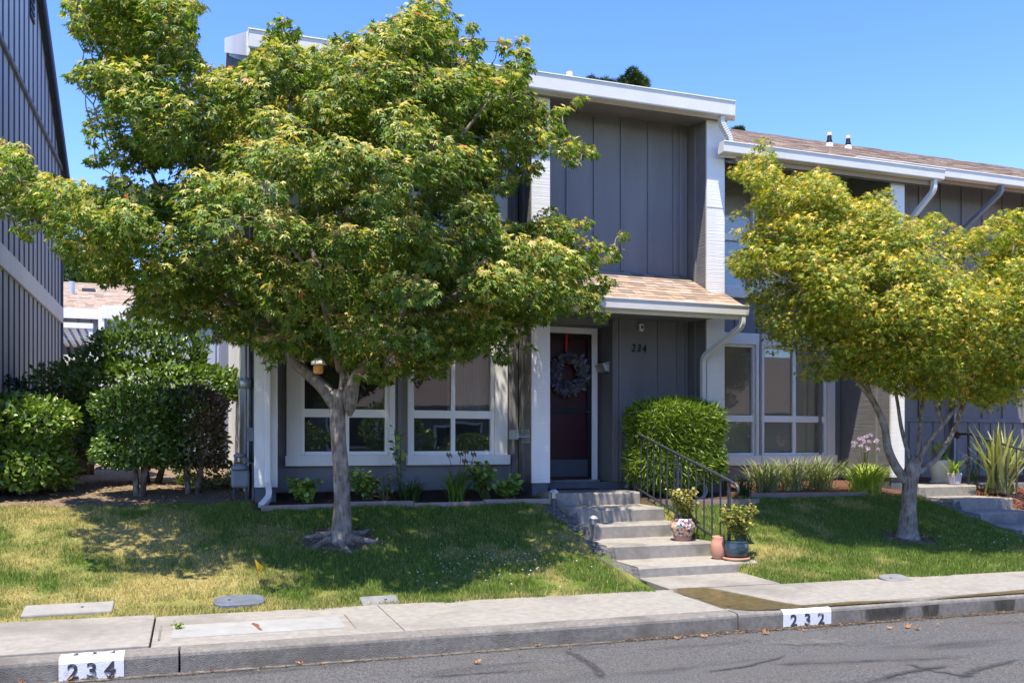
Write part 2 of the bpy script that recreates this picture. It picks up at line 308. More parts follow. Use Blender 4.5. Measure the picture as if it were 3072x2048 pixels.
def tmpl_star(lobes=((0, 1.0), (50, .85), (-50, .85), (105, .5), (-105, .5)), wid=.21):
    v = []; f = []
    for ang, ln in lobes:
        a = R(ang); d = (math.sin(a), math.cos(a)); p = (d[1], -d[0]); i = len(v)
        v += [(p[0] * wid * .6, p[1] * wid * .6, 0), (d[0] * ln, d[1] * ln, -.2 * ln), (-p[0] * wid * .6, -p[1] * wid * .6, 0)]; f.append((i, i + 1, i + 2))
    return np.array(v), np.array(f)
T_MAPLE = tmpl_maple(); T_STAR = tmpl_star()
T_OVAL = (np.array([(0, 0, 0), (.24, .3, .05), (.22, .65, .03), (0, 1, -.06), (-.22, .65, .03), (-.24, .3, .05)]), np.array([(0, 1, 3), (1, 2, 3), (0, 3, 5), (5, 3, 4)]))
T_NARROW = (np.array([(0, 0, 0), (.05, .45, .02), (0, 1, -.1), (-.05, .45, .02)]), np.array([(0, 1, 2), (0, 2, 3)]))
def leaves(name, C, tip, nrm, size, tint, tm, material, parent=None):
    tv, tf = tm; C = np.asarray(C); n = len(C); t = norm(tip); b = norm(np.cross(t, nrm)); nn = np.cross(b, t); s = np.asarray(size).reshape(-1, 1, 1)
    V = C[:, None, :] + s * (tv[None, :, 0:1] * b[:, None, :] + tv[None, :, 1:2] * t[:, None, :] + tv[None, :, 2:3] * nn[:, None, :])
    K = len(tv); T = (np.arange(n) * K)[:, None, None] + tf[None]
    return fastmesh(name, V.reshape(-1, 3), T.reshape(-1, 3), material, parent, np.repeat(np.asarray(tint), K, axis=0))
_tab = np.random.default_rng(5).random((256, 256))
def vn(x, y, s):
    x = np.asarray(x, float) * s + 1000.3; y = np.asarray(y, float) * s + 1000.7; xi = np.floor(x).astype(int); yi = np.floor(y).astype(int); fx = x - xi; fy = y - yi
    fx = fx * fx * (3 - 2 * fx); fy = fy * fy * (3 - 2 * fy); g = lambda a, b: _tab[a % 256, b % 256]
    return (g(xi, yi) * (1 - fx) + g(xi + 1, yi) * fx) * (1 - fy) + (g(xi, yi + 1) * (1 - fx) + g(xi + 1, yi + 1) * fx) * fy
def fbm(x, y, s): return .5 * vn(x, y, s) + .28 * vn(x, y, s * 2.3) + .22 * vn(x, y, s * 5.1)
def text(s, size, material, name, parent, M, extrude=.002, bold=0., spacing=1.0, shear=0.):
    c = bpy.data.curves.new('t', 'FONT'); c.body = s; c.size = size; c.extrude = extrude; c.offset = bold; c.space_character = spacing; c.shear = shear; c.align_x = 'CENTER'; c.align_y = 'CENTER'; c.resolution_u = 4
    t = bpy.data.objects.new('t', c); COL.objects.link(t); dg = bpy.context.evaluated_depsgraph_get(); me = bpy.data.meshes.new_from_object(t.evaluated_get(dg)); bpy.data.objects.remove(t)
    me.transform(M); me.materials.clear(); me.materials.append(MT[material]); me.name = name
    o = bpy.data.objects.new(name, me); COL.objects.link(o); attach(o, parent); return o
FACE = Matrix.Rotation(R(90), 4, 'X')                       # text upright, facing the street

# ------------------------------------------------------------------ setting: ground, road, kerb, sidewalk
def yk(X): return 6.46 - .0285 * X                           # kerb face line
def yb(X): return 7.69 - .047 * X                            # back of the sidewalk
SX = ((4.20, 5.47), (10.05, 11.15))                          # the two flights of steps
NOSE = [(10.38, .93), (9.74, .77), (9.40, .61), (8.75, .45), (8.19, .29)]
def gz(X, Y):
    X = np.asarray(X, float); Y = np.asarray(Y, float); b = yb(X); d = np.clip((Y - b) / (10.2 - b), 0, 1)
    z = .15 + .65 * d ** 1.35 + .07 * np.clip((Y - 10.2) / .5, 0, 1) + .10 * np.clip((Y - 10.7) / .9, 0, 1) + .08 * np.clip((Y - 11.6) / 3, 0, 1)
    z = z + (fbm(X, Y, .9) - .5) * .05 * np.clip((Y - b) * 1.5, 0, 1) + (fbm(X, Y, 4) - .5) * .03 * np.clip((Y - b) * 3, 0, 1)
    return z
def steps_top(Y):
    z = np.full_like(Y, .17)
    for yn, zn in NOSE[::-1]: z = np.where(Y > yn, zn, z)
    return z
def gz2(X, Y):                                               # with the flights of steps cut in
    z = gz(X, Y)
    for a, b in SX:
        ins = (X > a - .03) & (X < b + .03) & (Y < 10.7); z = np.where(ins, np.minimum(z, steps_top(Y - .12) - .14), z)
    return z
MB().box(-500, 500, -500, 900, -.4, -.06).build('terrain', 'soil')['kind'] = 'structure'
def dryness(X, Y):
    base = fbm(X + 3, Y, .6) * .50 + fbm(X, Y + 9, 2.3) * .62
    left = np.clip((1.4 - X) / 1.6, 0, 1) * .15
    front = np.clip(1 - (Y - yb(X)) / 1.0, 0, 1) * .12 * (X < 4)
    stairs = np.exp(-((X - 4.05) / .22) ** 2) * .16
    return np.clip((base + left + front + stairs - .60) * 3.8, 0, 1)
def lawn_tint(X, Y):
    d = dryness(X, Y)[:, None]; g = np.array([.140, .205, .036]); s = np.array([.44, .36, .13]); return g * (1 - d) + s * d
xs = np.unique(np.concatenate([np.arange(-14, 16.01, .08), [4.165, 4.172, 5.498, 5.505, 10.015, 10.022, 11.178, 11.185]])); ts = np.concatenate([np.linspace(0, 1, 60)[:-1], np.linspace(1, 6.5, 40)])
XX, TT = np.meshgrid(xs, ts); YY = yb(XX) - .01 + TT * 3.4; ZZ = gz2(XX, YY)
vx, vy = XX.ravel(), YY.ravel(); tint = lawn_tint(vx, vy) * .62
soil_c = np.array([.085, .06, .042]); mul = np.array([.17, .07, .045]); lit = np.array([.25, .18, .12])
def blend(mask, c):
    global tint
    tint = tint * (1 - mask[:, None]) + c * mask[:, None]
nz = (fbm(vx, vy, 3) - .5) * .5
blend(np.clip((vy - 10.75 + nz) * 6, 0, 1), lit * .8)
blend(((vx > .7) & (vx < 4.15) & (vy > 10.32)).astype(float), soil_c * .7)
blend(((vx > 5.5) & (vy > 10.1)).astype(float), soil_c)
blend(((vx > 6.9) & (vx < 9.9) & (vy > 10.35)).astype(float), soil_c * .5 + mul * .5)
blend(((vx > 11.15) & (vy > 8.9)).astype(float), mul)
TREE1 = PZ(785, 1240, .546); TREE2 = PZ(2085, 1235, .40)
for t, rr in ((TREE1, .5), (TREE2, .42)): blend(np.clip((1 - np.hypot(vx - t.x, (vy - t.y) * 1.3) / rr + nz * .8) * 4, 0, 1), soil_c * 1.1 + lit * .2)
ny, nx = XX.shape; idx = np.arange(ny * nx).reshape(ny, nx)
Q = np.stack([idx[:-1, :-1], idx[:-1, 1:], idx[1:, 1:], idx[1:, :-1]], -1).reshape(-1, 4)
g = fastmesh('ground', np.stack([vx, vy, ZZ.ravel()], -1), Q, 'ground_cover', None, tint, True); g['kind'] = 'structure'

# road: slight fall towards the kerb, kerb line rotated a little against the houses
rd = MB()
for a, b in ((-60, 0), (0, 8), (8, 60)):
    rd.poly([(a, -6.5, .02), (b, -6.5, .02), (b, 1.5, .06), (a, 1.5, .06)]); rd.poly([(a, 1.5, .06), (b, 1.5, .06), (b, yk(b) + .04, 0), (a, yk(a) + .04, 0)])
road = rd.build('road', 'asphalt'); road['kind'] = 'structure'
tar = MB()
def blob(mb, cx, cy, pts, z):                              # irregular flat sheet on the road
    mb.poly([(cx + x, cy + y, z(cx + x, cy + y)) for x, y in pts])
rz = lambda X, Y: (yk(X) + .04 - Y) / (yk(X) + .04 - 1.5) * .06 + .004
def streak(mb, pts, wd, zf):
    for k in range(len(pts) - 1):
        (x0, y0), (x1, y1) = pts[k], pts[k + 1]; w0 = wd * random.uniform(.5, 1.2); dx, dy = x1 - x0, y1 - y0; l = math.hypot(dx, dy); nx_, ny_ = -dy / l * wd, dx / l * wd
        mb.poly([(x0 - nx_, y0 - ny_, zf(x0, y0)), (x1 - nx_, y1 - ny_, zf(x1, y1)), (x1 + nx_, y1 + ny_, zf(x1, y1)), (x0 + nx_, y0 + ny_, zf(x0, y0))])
def roadpt(px, py): p = PZ(px, py, .012); return (p.x, p.y)
mat('tar', (.022, .022, .022), (.075, .073, .07), 75, .75, .3, 200, .3)
TARS = []
for pts, wd in (([(1290, 1488), (1330, 1505), (1370, 1535), (1395, 1568)], .012), ([(2190, 1568), (2260, 1535), (2352, 1515)], .012), ([(2060, 1520), (2150, 1545), (2260, 1560)], .008), ([(1600, 1548), (1720, 1530), (1830, 1500)], .006), ([(2000, 1566), (2090, 1545), (2200, 1528)], .012)):
    fine = []
    pp = [roadpt(*q) for q in pts]
    for k in range(len(pp) - 1):
        for j in range(5): fine.append((pp[k][0] + (pp[k + 1][0] - pp[k][0]) * j / 5 + random.uniform(-.012, .012), pp[k][1] + (pp[k + 1][1] - pp[k][1]) * j / 5 + random.uniform(-.012, .012)))
    fine.append(pp[-1]); TARS.append((fine, wd))
def kerb_block(parent, a, b):
    mb = MB(); prof = [(.16, -.1), (0, -.1), (0, .118), (.006, .136), (.022, .148), (.05, .152), (.16, .155)]
    n = max(1, int((b - a) / .3)); i0 = 0
    for k in range(n + 1):
        x = a + (b - a) * k / n; j = (fbm(np.array(x), np.array(0.), 2.) - .5) * .012
        mb.v += [(x, yk(x) + p + (j if q > .11 and p < .1 else 0), q) for p, q in prof]
    m_ = len(prof)
    for k in range(n):
        for q in range(m_): mb.f.append((k * m_ + q, k * m_ + (q + 1) % m_, (k + 1) * m_ + (q + 1) % m_, (k + 1) * m_ + q))
    mb.f += [tuple(range(m_)), tuple(range(n * m_ + m_ - 1, n * m_ - 1, -1))]
    return mb.build('kerb_block', 'kerb_concrete', parent)
kerb = MB().poly([(-14, yk(-14) + .1, -.05), (18, yk(18) + .1, -.05), (18, yk(18) + .14, -.05), (-14, yk(-14) + .14, -.05)]).build('kerb', 'kerb_concrete'); kerb['kind'] = 'structure'
for a, b in ((-14, -6.2), (-6.19, -.085), (-.07, 4.235), (4.25, 9.9), (9.91, 18)): kerb_block(kerb, a, b)
walk = MB().poly([(-14, yk(-14) + .2, 0), (18, yk(18) + .2, 0), (18, yb(18), 0), (-14, yb(-14), 0)]).build('sidewalk', 'concrete'); walk['kind'] = 'structure'
def slab(a, b, lift=0., hole=None):
    mb = MB(); z0, z1 = .155 + lift, .168 + lift
    def strip(a_, b_, f0, f1):
        def P(x, f, z): y0 = yk(x) + .164; y1 = yb(x) + .03; return (x, y0 + (y1 - y0) * f, z + (z1 - z0) * f)
        mb.hexa([P(a_, f0, z0 - .15), P(b_, f0, z0 - .15), P(a_, f1, z0 - .15), P(b_, f1, z0 - .15), P(a_, f0, z0), P(b_, f0, z0), P(a_, f1, z0), P(b_, f1, z0)])
    strip(a, b, 0, 1); return mb.build('slab', 'concrete', walk, bevel=.006)
for a, b, l in ((-14, -8), (-7.994, -3.6), (-3.594, -.275), (-.265, 1.50), (1.506, 4.240), (4.250, 5.50), (5.506, 9.2), (9.206, 13), (13.006, 18)) and [(-14, -8, .0), (-7.994, -3.6, .004), (-3.594, -.275, .016), (-.265, 1.50, 0), (1.506, 4.240, .001), (4.250, 5.50, 0), (5.506, 9.2, .001), (9.206, 13, 0), (13.006, 18, 0)]: slab(a, b, l)

# painted kerb numbers, front face and top edge
def kerb_number(s, x0, x1, stencil):
    mb = MB(); n = 14; e = [random.uniform(-.008, .008) for _ in range(n + 1)]
    for k in range(n):
        a = x0 + (x1 - x0) * k / n; b = x0 + (x1 - x0) * (k + 1) / n; q = [(.0, .008 + e[k]), (-.003, .118), (.005, .1385), (.021, .1515), (.05, .1555), (.115 + e[k], .157)]; r = [(.0, .008 + e[k + 1]), (-.003, .118), (.005, .1385), (.021, .1515), (.05, .1555), (.115 + e[k + 1], .157)]
        for j in range(5): mb.poly([(a, yk(a) + q[j][0] - .0045, q[j][1] + .002), (b, yk(b) + r[j][0] - .0045, r[j][1] + .002), (b, yk(b) + r[j + 1][0] - .0045, r[j + 1][1] + .002), (a, yk(a) + q[j + 1][0] - .0045, q[j + 1][1] + .002)])
    pt = mb.build('painted_patch', 'kerb_white', kerb)
    cx = (x0 + x1) / 2; w_ = (x1 - x0)
    for k, ch in enumerate(s):
        x = cx + (k - 1) * w_ * .285; tilt = Matrix.Rotation(-.0285, 4, 'Z')
        text(ch, .138, 'stencil_black', 'painted_digit', pt, Matrix.Translation((x, yk(x) - .0085, .060)) @ tilt @ FACE, .0008, .0035 if stencil else .0015)
        text(ch, .072, 'stencil_black', 'painted_digit', pt, Matrix.Translation((x + .01, yk(x) + .07, .161)) @ tilt, .0008, .002)
kerb_number('234', PY(135, 1500, yk(-.8)).x, PY(285, 1500, yk(-.4)).x, True)
kerb_number('232', PY(1798, 1420, yk(4.7)).x, PY(1908, 1420, yk(5.1)).x, True)

# wet algae streak running over the walk and down the kerb
top = [(1545, 1352), (1620, 1352), (1700, 1366), (1780, 1380), (1840, 1388), (1900, 1384), (1960, 1380), (2040, 1378), (2110, 1376), (2200, 1366), (2352, 1352)]
bot = [(1545, 1358), (1600, 1372), (1660, 1390), (1720, 1396), (1790, 1396), (1850, 1396), (1905, 1396), (1960, 1396), (2040, 1392), (2110, 1387), (2200, 1378), (2352, 1364)]
def feather(name, V, Q, alpha, c1, c2, rough, parent, scale, stretch):
    m, n, b = nodes(name); L = n.links.new; g = N(n, 'ShaderNodeNewGeometry'); mp = N(n, 'ShaderNodeMapping'); mp.inputs['Scale'].default_value = stretch; L(g.outputs['Position'], mp.inputs[0])
    t = N(n, 'ShaderNodeTexNoise'); t.inputs['Scale'].default_value = scale; t.inputs['Detail'].default_value = 8; t.inputs['Roughness'].default_value = .7; L(mp.outputs[0], t.inputs[0])
    at = N(n, 'ShaderNodeAttribute', attribute_name='wetness'); ad = N(n, 'ShaderNodeMath', operation='ADD'); L(at.outputs['Fac'], ad.inputs[0]); L(t.outputs[0], ad.inputs[1])
    mr = N(n, 'ShaderNodeMapRange'); mr.inputs[1].default_value = .85; mr.inputs[2].default_value = 1.42; L(ad.outputs[0], mr.inputs[0]); L(mr.outputs[0], b.inputs['Alpha'])
    r = N(n, 'ShaderNodeValToRGB'); r.color_ramp.elements[0].position = .35; r.color_ramp.elements[1].position = .65; r.color_ramp.elements[0].color = (*c1, 1); r.color_ramp.elements[1].color = (*c2, 1); L(t.outputs[0], r.inputs[0]); L(r.outputs[0], b.inputs['Base Color']); b.inputs['Roughness'].default_value = rough
    o = fastmesh(name, V, Q, name, parent); a_ = o.data.attributes.new('wetness', 'FLOAT', 'POINT'); a_.data.foreach_set('value', np.asarray(alpha, np.float32)); return o
def interp(pts, x): return float(np.interp(x, [p[0] for p in pts], [p[1] for p in pts]))
V = []; AL = []; Q_ = []; cols_ = list(range(1535, 2400, 8)); RW = 9
for px in cols_:
    for j in range(RW):
        f = j / (RW - 1) * 1.5 - .25; y_ = interp(top, px) * (1 - f) + interp(bot, px) * f; q = PZ(px, y_, .168); yy = max(q.y, yk(q.x) + .03); V.append((q.x, yy, .1600 + .0142 * min(max((yy - yk(q.x) - .05) / 1.1, 0), 1) + .001)); AL.append(1.15 * min(1, max(0, (1 - abs(f - .5) * 1.33) * 2.6)) * (.85 if px > 2110 else 1) * min(1, (px - 1530) / 40))
for i in range(len(cols_) - 1):
    for j in range(RW - 1): k = i * RW + j; Q_.append((k, k + 1, k + RW + 1, k + RW))
feather('wet_streak', np.array(V), np.array(Q_), AL, (.06, .046, .018), (.15, .11, .045), .3, walk, 16, (1, 1, 1))
for px0, px1, st in ((1975, 2112, .75), (2118, 2170, .8), (2280, 2340, .85)):
    V = []; AL = []; Q_ = []; nx_, nz_ = 16, 7; xa, xb = PY(px0, 1410, 6.25).x, PY(px1, 1410, 6.25).x
    for i in range(nx_ + 1):
        x = xa + (xb - xa) * i / nx_
        for j in range(nz_ + 1):
            z = .004 + .112 * j / nz_; V.append((x, yk(x) - .004, z)); AL.append(1.25 * st * min(1, 4 * min(i, nx_ - i) / nx_) * (.62 + .38 * j / nz_))
    for i in range(nx_):
        for j in range(nz_): k = i * (nz_ + 1) + j; Q_.append((k, k + nz_ + 1, k + nz_ + 2, k + 1))
    feather('wet_drip', np.array(V), np.array(Q_), AL, (.03, .027, .02), (.08, .07, .05), .5, kerb, 22, (1, 1, .12))

def ribbon(name, path, half, zf, alpha, c1, c2, parent, scale=9, rough=.9):
    V = []; AL = []; Q_ = []; P_ = [Vector((x, y, 0)) for x, y in path]
    for i, p in enumerate(P_):
        t = (P_[min(i + 1, len(P_) - 1)] - P_[max(i - 1, 0)]).normalized(); nrm = Vector((-t.y, t.x, 0)); e = min(1, 4 * min(i, len(P_) - 1 - i) / len(P_) + .25)
        for j in range(5): f = j / 2 - 1; q = p + nrm * f * half; V.append((q.x, q.y, zf(q.x, q.y))); AL.append(alpha * e * (1 - abs(f)))
    for i in range(len(P_) - 1):
        for j in range(4): k = i * 5 + j; Q_.append((k, k + 1, k + 6, k + 5))
    return feather(name, np.array(V), np.array(Q_), AL, c1, c2, rough, parent, scale, (1, 1, 1))
for k_, (fine, wd) in enumerate(TARS): ribbon('tar_smear', fine, wd * 5 + .015, lambda x, y, k_=k_: rz(x, y) + .0012 * k_, .85, (.02, .02, .02), (.06, .058, .055), road, 14)
ribbon('dusty_patch', [roadpt(1780 + 14 * k, 1478 - k * .3) for k in range(14)], .24, lambda x, y: rz(x, y) + .012, .62, (.12, .11, .09), (.19, .175, .15), road, 8)
ribbon('dark_stain', [roadpt(940 + 30 * k, 1556 - k * 2) for k in range(12)], .10, lambda x, y: rz(x, y) + .013, .6, (.03, .03, .03), (.07, .07, .07), road, 7)
ribbon('dark_stain', [roadpt(1700 + 40 * k, 1530 - k * 1.5) for k in range(16)], .16, lambda x, y: rz(x, y) + .014, .6, (.03, .03, .03), (.08, .08, .078), road, 6)
gpth = [(x, yk(x) - .035) for x in np.arange(-8, 16, .12)]
ribbon('gutter_silt', gpth, .085, lambda x, y: .0105, .75, (.10, .085, .065), (.22, .19, .15), road, 11)
ribbon('gutter_dirt', [(x, yk(x) - .012) for x in np.arange(2.2, 8, .1)], .035, lambda x, y: .013, .95, (.03, .025, .02), (.08, .065, .05), road, 20)
nb = 1500; bx = np.concatenate([rng.uniform(3.2, 8.2, 900), rng.uniform(-4, 9, 600)]); by = yk(bx) - np.abs(rng.normal(size=nb)) * .05 - .012
deb = leaves('gutter_debris', np.stack([bx, by, np.full(nb, .016)], -1), rng.normal(size=(nb, 3)) * [1, 1, .1], rng.normal(size=(nb, 3)) * .3 + [0, 0, 1], rng.uniform(.008, .03, nb), np.array([(.16, .09, .045), (.26, .17, .09), (.10, .07, .045)])[rng.integers(0, 3, nb)], T_OVAL, 'petal'); tag(deb, 'brown leaf crumbs and grit collected along the kerb foot', 'debris', kind='stuff')

# utility vault lid in the sidewalk
v = root('utility_vault', 'long pale concrete utility vault lid with rusty centre mark set in sidewalk', 'utility lid', (.6, 7.1, .165))
x0, x1 = PZ(395, 1450, .165).x, PZ(788, 1430, .165).x; y0, y1 = 6.86, 7.30
def vz(y, x): return .155 + .013 * (y - yk(x) - .164) / (yb(x) - yk(x) - .13)
vb = MB(); vb.hexa([(x0, y0, .1), (x1, y0 - .03, .1), (x0, y1, .1), (x1, y1 - .03, .1), (x0, y0, vz(y0, x0) + .006), (x1, y0 - .03, vz(y0, x1) + .006), (x0, y1, vz(y1, x0) + .006), (x1, y1 - .03, vz(y1, x1) + .006)])
vb.build('lid', 'vault_white', v, bevel=.004)
for a, b, c, d in ((x0 - .09, x0 - .075, y0 - .04, y1 + .05), (x1 + .06, x1 + .072, y0 - .07, y1 + .02)): MB().hexa([(a, c, .1), (b, c, .1), (a, d, .1), (b, d, .1), (a, c, vz(c, a) + .003), (b, c, vz(c, b) + .003), (a, d, vz(d, a) + .003), (b, d, vz(d, b) + .003)]).build('frame_joint', 'kerb_concrete', v)
rx = PZ(590, 1437, .165).x; MB().poly([(rx + .005, 6.93, vz(6.93, rx) + .009), (rx + .03, 6.91, vz(6.91, rx) + .009), (rx + .012, 7.05, vz(7.05, rx) + .009), (rx + .02, 7.12, vz(7.12, rx) + .009), (rx - .02, 7.2, vz(7.2, rx) + .009), (rx - .035, 7.17, vz(7.17, rx) + .009), (rx - .012, 7.06, vz(7.06, rx) + .009)]).build('rust_mark', 'rust', v)

# walkway foot and the two flights of steps
def flight(x0, x1, label, extra):
    r = root('front_steps', label, 'steps', (x0, 8.2, .17))
    ys = [n[0] for n in NOSE] + [yb(x0) + .01]
    for k, (yn, zn) in enumerate(NOSE):
        yback = (11.0 if k == 0 else NOSE[k - 1][0] + .02); jx = [0, .0, .05, .02, .10][k]; xr = x1 + [0, 0, .02, .06, .26][k]
        mb = MB(); xa = x0 + jx
        n = 10; prof = []
        for j in range(n + 1):
            t = j / n; x = xa + (xr - xa) * t; prof.append((x, yn + random.uniform(-.006, .006)))
        i = 0
        for (x, y) in prof: mb.v += [(x, y + .012, zn - .34), (x, y + .01, zn - .02), (x, y + .03, zn), (x, yback, zn + .004), (x, yback, zn - .34)]
        for q in range(n):
            for e in range(5): mb.f.append((q * 5 + e, q * 5 + (e + 1) % 5, q * 5 + 5 + (e + 1) % 5, q * 5 + 5 + e))
        mb.f += [tuple(range(5)), tuple(range(n * 5 + 4, n * 5 - 1, -1))]
        mb.build('step', 'step_concrete', r)
    wk = MB().hexa([(x0 + .08, yb(x0) + .0, -.05), (x1 + .02, yb(x1) + .0, -.05), (x0 + .1, 8.4, -.05), (x1 + .05, 8.4, -.05), (x0 + .08, yb(x0) + .045, .172), (x1 + .02, yb(x1) + .045, .172), (x0 + .1, 8.4, .185), (x1 + .05, 8.4, .185)])
    wk.build('path_slab', 'concrete', r)
    ck = MB(); cols = []                                     # broken concrete flare along the grass side
    ysamp = np.arange(8.0, 10.4, .05)
    for y in ysamp:
        za = float(steps_top(np.array([y]))[0]); zg = float(gz(np.array([x0 - .3]), np.array([y]))[0]); wdt = .10 + .14 * float(vn(y * 3, x0, 1)) 
        cols.append([(x0 + .10, y, max(za - .015, zg - .05) if za > zg else za - .01), (x0 - .0, y, za * .45 + zg * .55 + random.uniform(-.02, .02)), (x0 - wdt, y, zg + random.uniform(-.005, .02)), (x0 - wdt - .1, y, zg - .08)])
    for c in cols: ck.v += c
    for q in range(len(cols) - 1):
        for e in range(3): ck.f.append((q * 4 + e, q * 4 + e + 1, q * 4 + 5 + e, q * 4 + 4 + e))
    ck.build('rubble_flare', 'rubble', r)
    return r
flight(*SX[0], 'five concrete front steps with rough left flare leading to the red door', True)
flight(*SX[1], 'stained concrete steps at right beside the spiky striped plant', False)
pr = MB().box(10.12, 12.6, 10.62, 12.1, .6, .934); o = pr.build('porch_slab', 'step_concrete', bpy.data.objects['front_steps.001'])

# ------------------------------------------------------------------ buildings
YF, YW, YD = 10.73, 11.25, 11.72                            # fin fronts, wall plane, recessed door plane
EZ = EYE
def wall_holes(mb, x0, x1, z0, z1, y0, y1, holes):
    xsx = sorted({x0, x1, *[h[0] for h in holes], *[h[1] for h in holes]}); zs = sorted({z0, z1, *[h[2] for h in holes], *[h[3] for h in holes]})
    for a, b in zip(xsx[:-1], xsx[1:]):
        run = None
        for c, d in list(zip(zs[:-1], zs[1:])) + [(None, None)]:
            solid = c is not None and not any(h[0] <= (a + b) / 2 <= h[1] and h[2] <= (c + d) / 2 <= h[3] for h in holes)
            if solid: run = (run[0], d) if run else (c, d)
            elif run: mb.box(a, b, y0, y1, *run); run = None
    return mb
def gutter(parent, x0, x1, y, z, h=.13, name='gutter', material='gutter_white', d=.13):
    mb = MB(); mb.prism([(y, z), (y - .010, z), (y - .012, z - .012), (y, z - .016), (y + .003, z - h * .93), (y + .012, z - h), (y + d, z - h), (y + d, z - .01), (y + d - .01, z - .01), (y + d - .01, z - h + .02), (y + .02, z - h + .02), (y + .01, z - .016)], x0, x1)
    for x in (x0, x1): mb.prism([(y - .01, z), (y + .002, z - h * .55), (y + .028, z - h - .002), (y + d + .002, z - h - .002), (y + d + .002, z)], x - .004, x + .004)
    return mb.build(name, material, parent)
def shed(parent, x0, x1, ye, ze, yr, zr, th=.16, name='roof'):   # roof slab rising to the ridge and falling behind
    mb = MB(); yb_ = 2 * yr - ye; mb.prism([(ye, ze), (yr, zr), (yb_, ze), (yb_, ze - th), (yr, zr - th), (ye, ze - th)], x0, x1); return mb.build(name, 'shingle', parent)
def window(parent, x0, x1, z0, z1, y, zsplit, xsplit, mat_='vinyl', fw=.05, trim=(.16, .16, .16, .2), blind=None, glassm='glass', trim_mat='white_paint', sill_out=.05, tfront=.06):
    w_ = MB(); w_.box(x0, x0 + fw, y - .01, y + .07, z0, z1).box(x1 - fw, x1, y - .01, y + .07, z0, z1).box(x0 + fw, x1 - fw, y - .01, y + .07, z1 - fw, z1).box(x0 + fw, x1 - fw, y - .01, y + .07, z0, z0 + fw)
    o = w_.build('window', mat_, parent, bevel=.006)
    xin = [x0 + fw] + list(xsplit) + [x1 - fw]; zin = [z0 + fw] + list(zsplit) + [z1 - fw]; hb = .035
    for zz in zsplit: piece('transom', mat_, o, ((x0 + x1) / 2, y + .03, zz), (x1 - x0 - 2 * fw, .07, hb * 2 + .03))
    for xx in xsplit:
        for a, b in zip(zin[:-1], zin[1:]):
            a_ = a + (hb + .016 if a in zsplit else 0); b_ = b - (hb + .016 if b in zsplit else 0); piece('mullion', mat_, o, (xx, y + .032, (a_ + b_) / 2), (.055, .06, b_ - a_))
    for a, b in zip(xin[:-1], xin[1:]):
        for c, d in zip(zin[:-1], zin[1:]):
            tilt = random.uniform(-.004, .004)
            MB().poly([(a - .01, y + .035 + tilt, c - .01), (b + .01, y + .035, c - .01), (b + .01, y + .035 - tilt, d + .01), (a - .01, y + .035, d + .01)]).build('pane', glassm, o)
    if blind:
        bm = MB(); zc = z1 - .05
        while zc > z0 + .03: 
            bm.poly([(x0 + .03, y + .085, zc), (x1 - .03, y + .085, zc), (x1 - .03, y + .090, zc + .0225), (x0 + .03, y + .090, zc + .0225)]); zc -= .023
        b_ = bm.build('blind_slats', 'blind', o); b_['kind'] = 'stuff'
    l, r_, t, bt = trim
    if l: piece('trim_board', trim_mat, o, (x0 - l / 2, y - .02, (z0 + z1) / 2), (l, tfront, z1 - z0))
    if r_: piece('trim_board', trim_mat, o, (x1 + r_ / 2, y - .02, (z0 + z1) / 2), (r_, tfront, z1 - z0))
    if t: piece('trim_board', trim_mat, o, ((x0 - l + x1 + r_) / 2, y - .023, z1 + t / 2), (x1 - x0 + l + r_, tfront + .006, t))
    if bt: piece('sill_board', trim_mat, o, ((x0 - l + x1 + r_) / 2, y - .02 - sill_out / 2, z0 - bt / 2), (x1 - x0 + l + r_ + .04, tfront + sill_out, bt))
    return o
def battens(parent, xs_, y, z0, z1, m_='batten_paint', wd=.045, th=.022):
    for x in xs_: piece('batten', m_, parent, (x, y - th / 2 - .001, (z0 + z1) / 2), (wd, th, z1 - z0))
def downspout(parent, pts, r=.042, material='gutter_white', ribs=None):
    mb = MB(); P = [Vector(p) for p in pts]; out = []
    for k in range(len(P)):
        if 0 < k < len(P) - 1:
            a = (P[k - 1] - P[k]); b = (P[k + 1] - P[k]); la = min(.06, a.length * .4); lb = min(.06, b.length * .4); p0 = P[k] + a.normalized() * la; p2 = P[k] + b.normalized() * lb
            for j in range(5): t = j / 4; out.append((1 - t) ** 2 * p0 + 2 * t * (1 - t) * P[k] + t * t * p2)
        else: out.append(P[k])
    mb.tube(out, r * 1.35, 4, .78); return mb.build('downspout', material, parent, bevel=.006)
def ribbed(parent, pts, r, material='gutter_white'):
    P = [Vector(p) for p in pts]; out = []; rad = []
    n = 44
    for k in range(n + 1):
        t = k / n * (len(P) - 1); i = min(int(t), len(P) - 2); f = t - i
        p0 = P[max(i - 1, 0)]; p1 = P[i]; p2 = P[i + 1]; p3 = P[min(i + 2, len(P) - 1)]
        out.append(.5 * ((2 * p1) + (p2 - p0) * f + (2 * p0 - 5 * p1 + 4 * p2 - p3) * f * f + (-p0 + 3 * p1 - 3 * p2 + p3) * f ** 3)); rad.append(r * 1.35 * (1 if k % 2 else .88))
    return MB().tube(out, rad, 4, .8).build('downspout_elbow', material, parent)

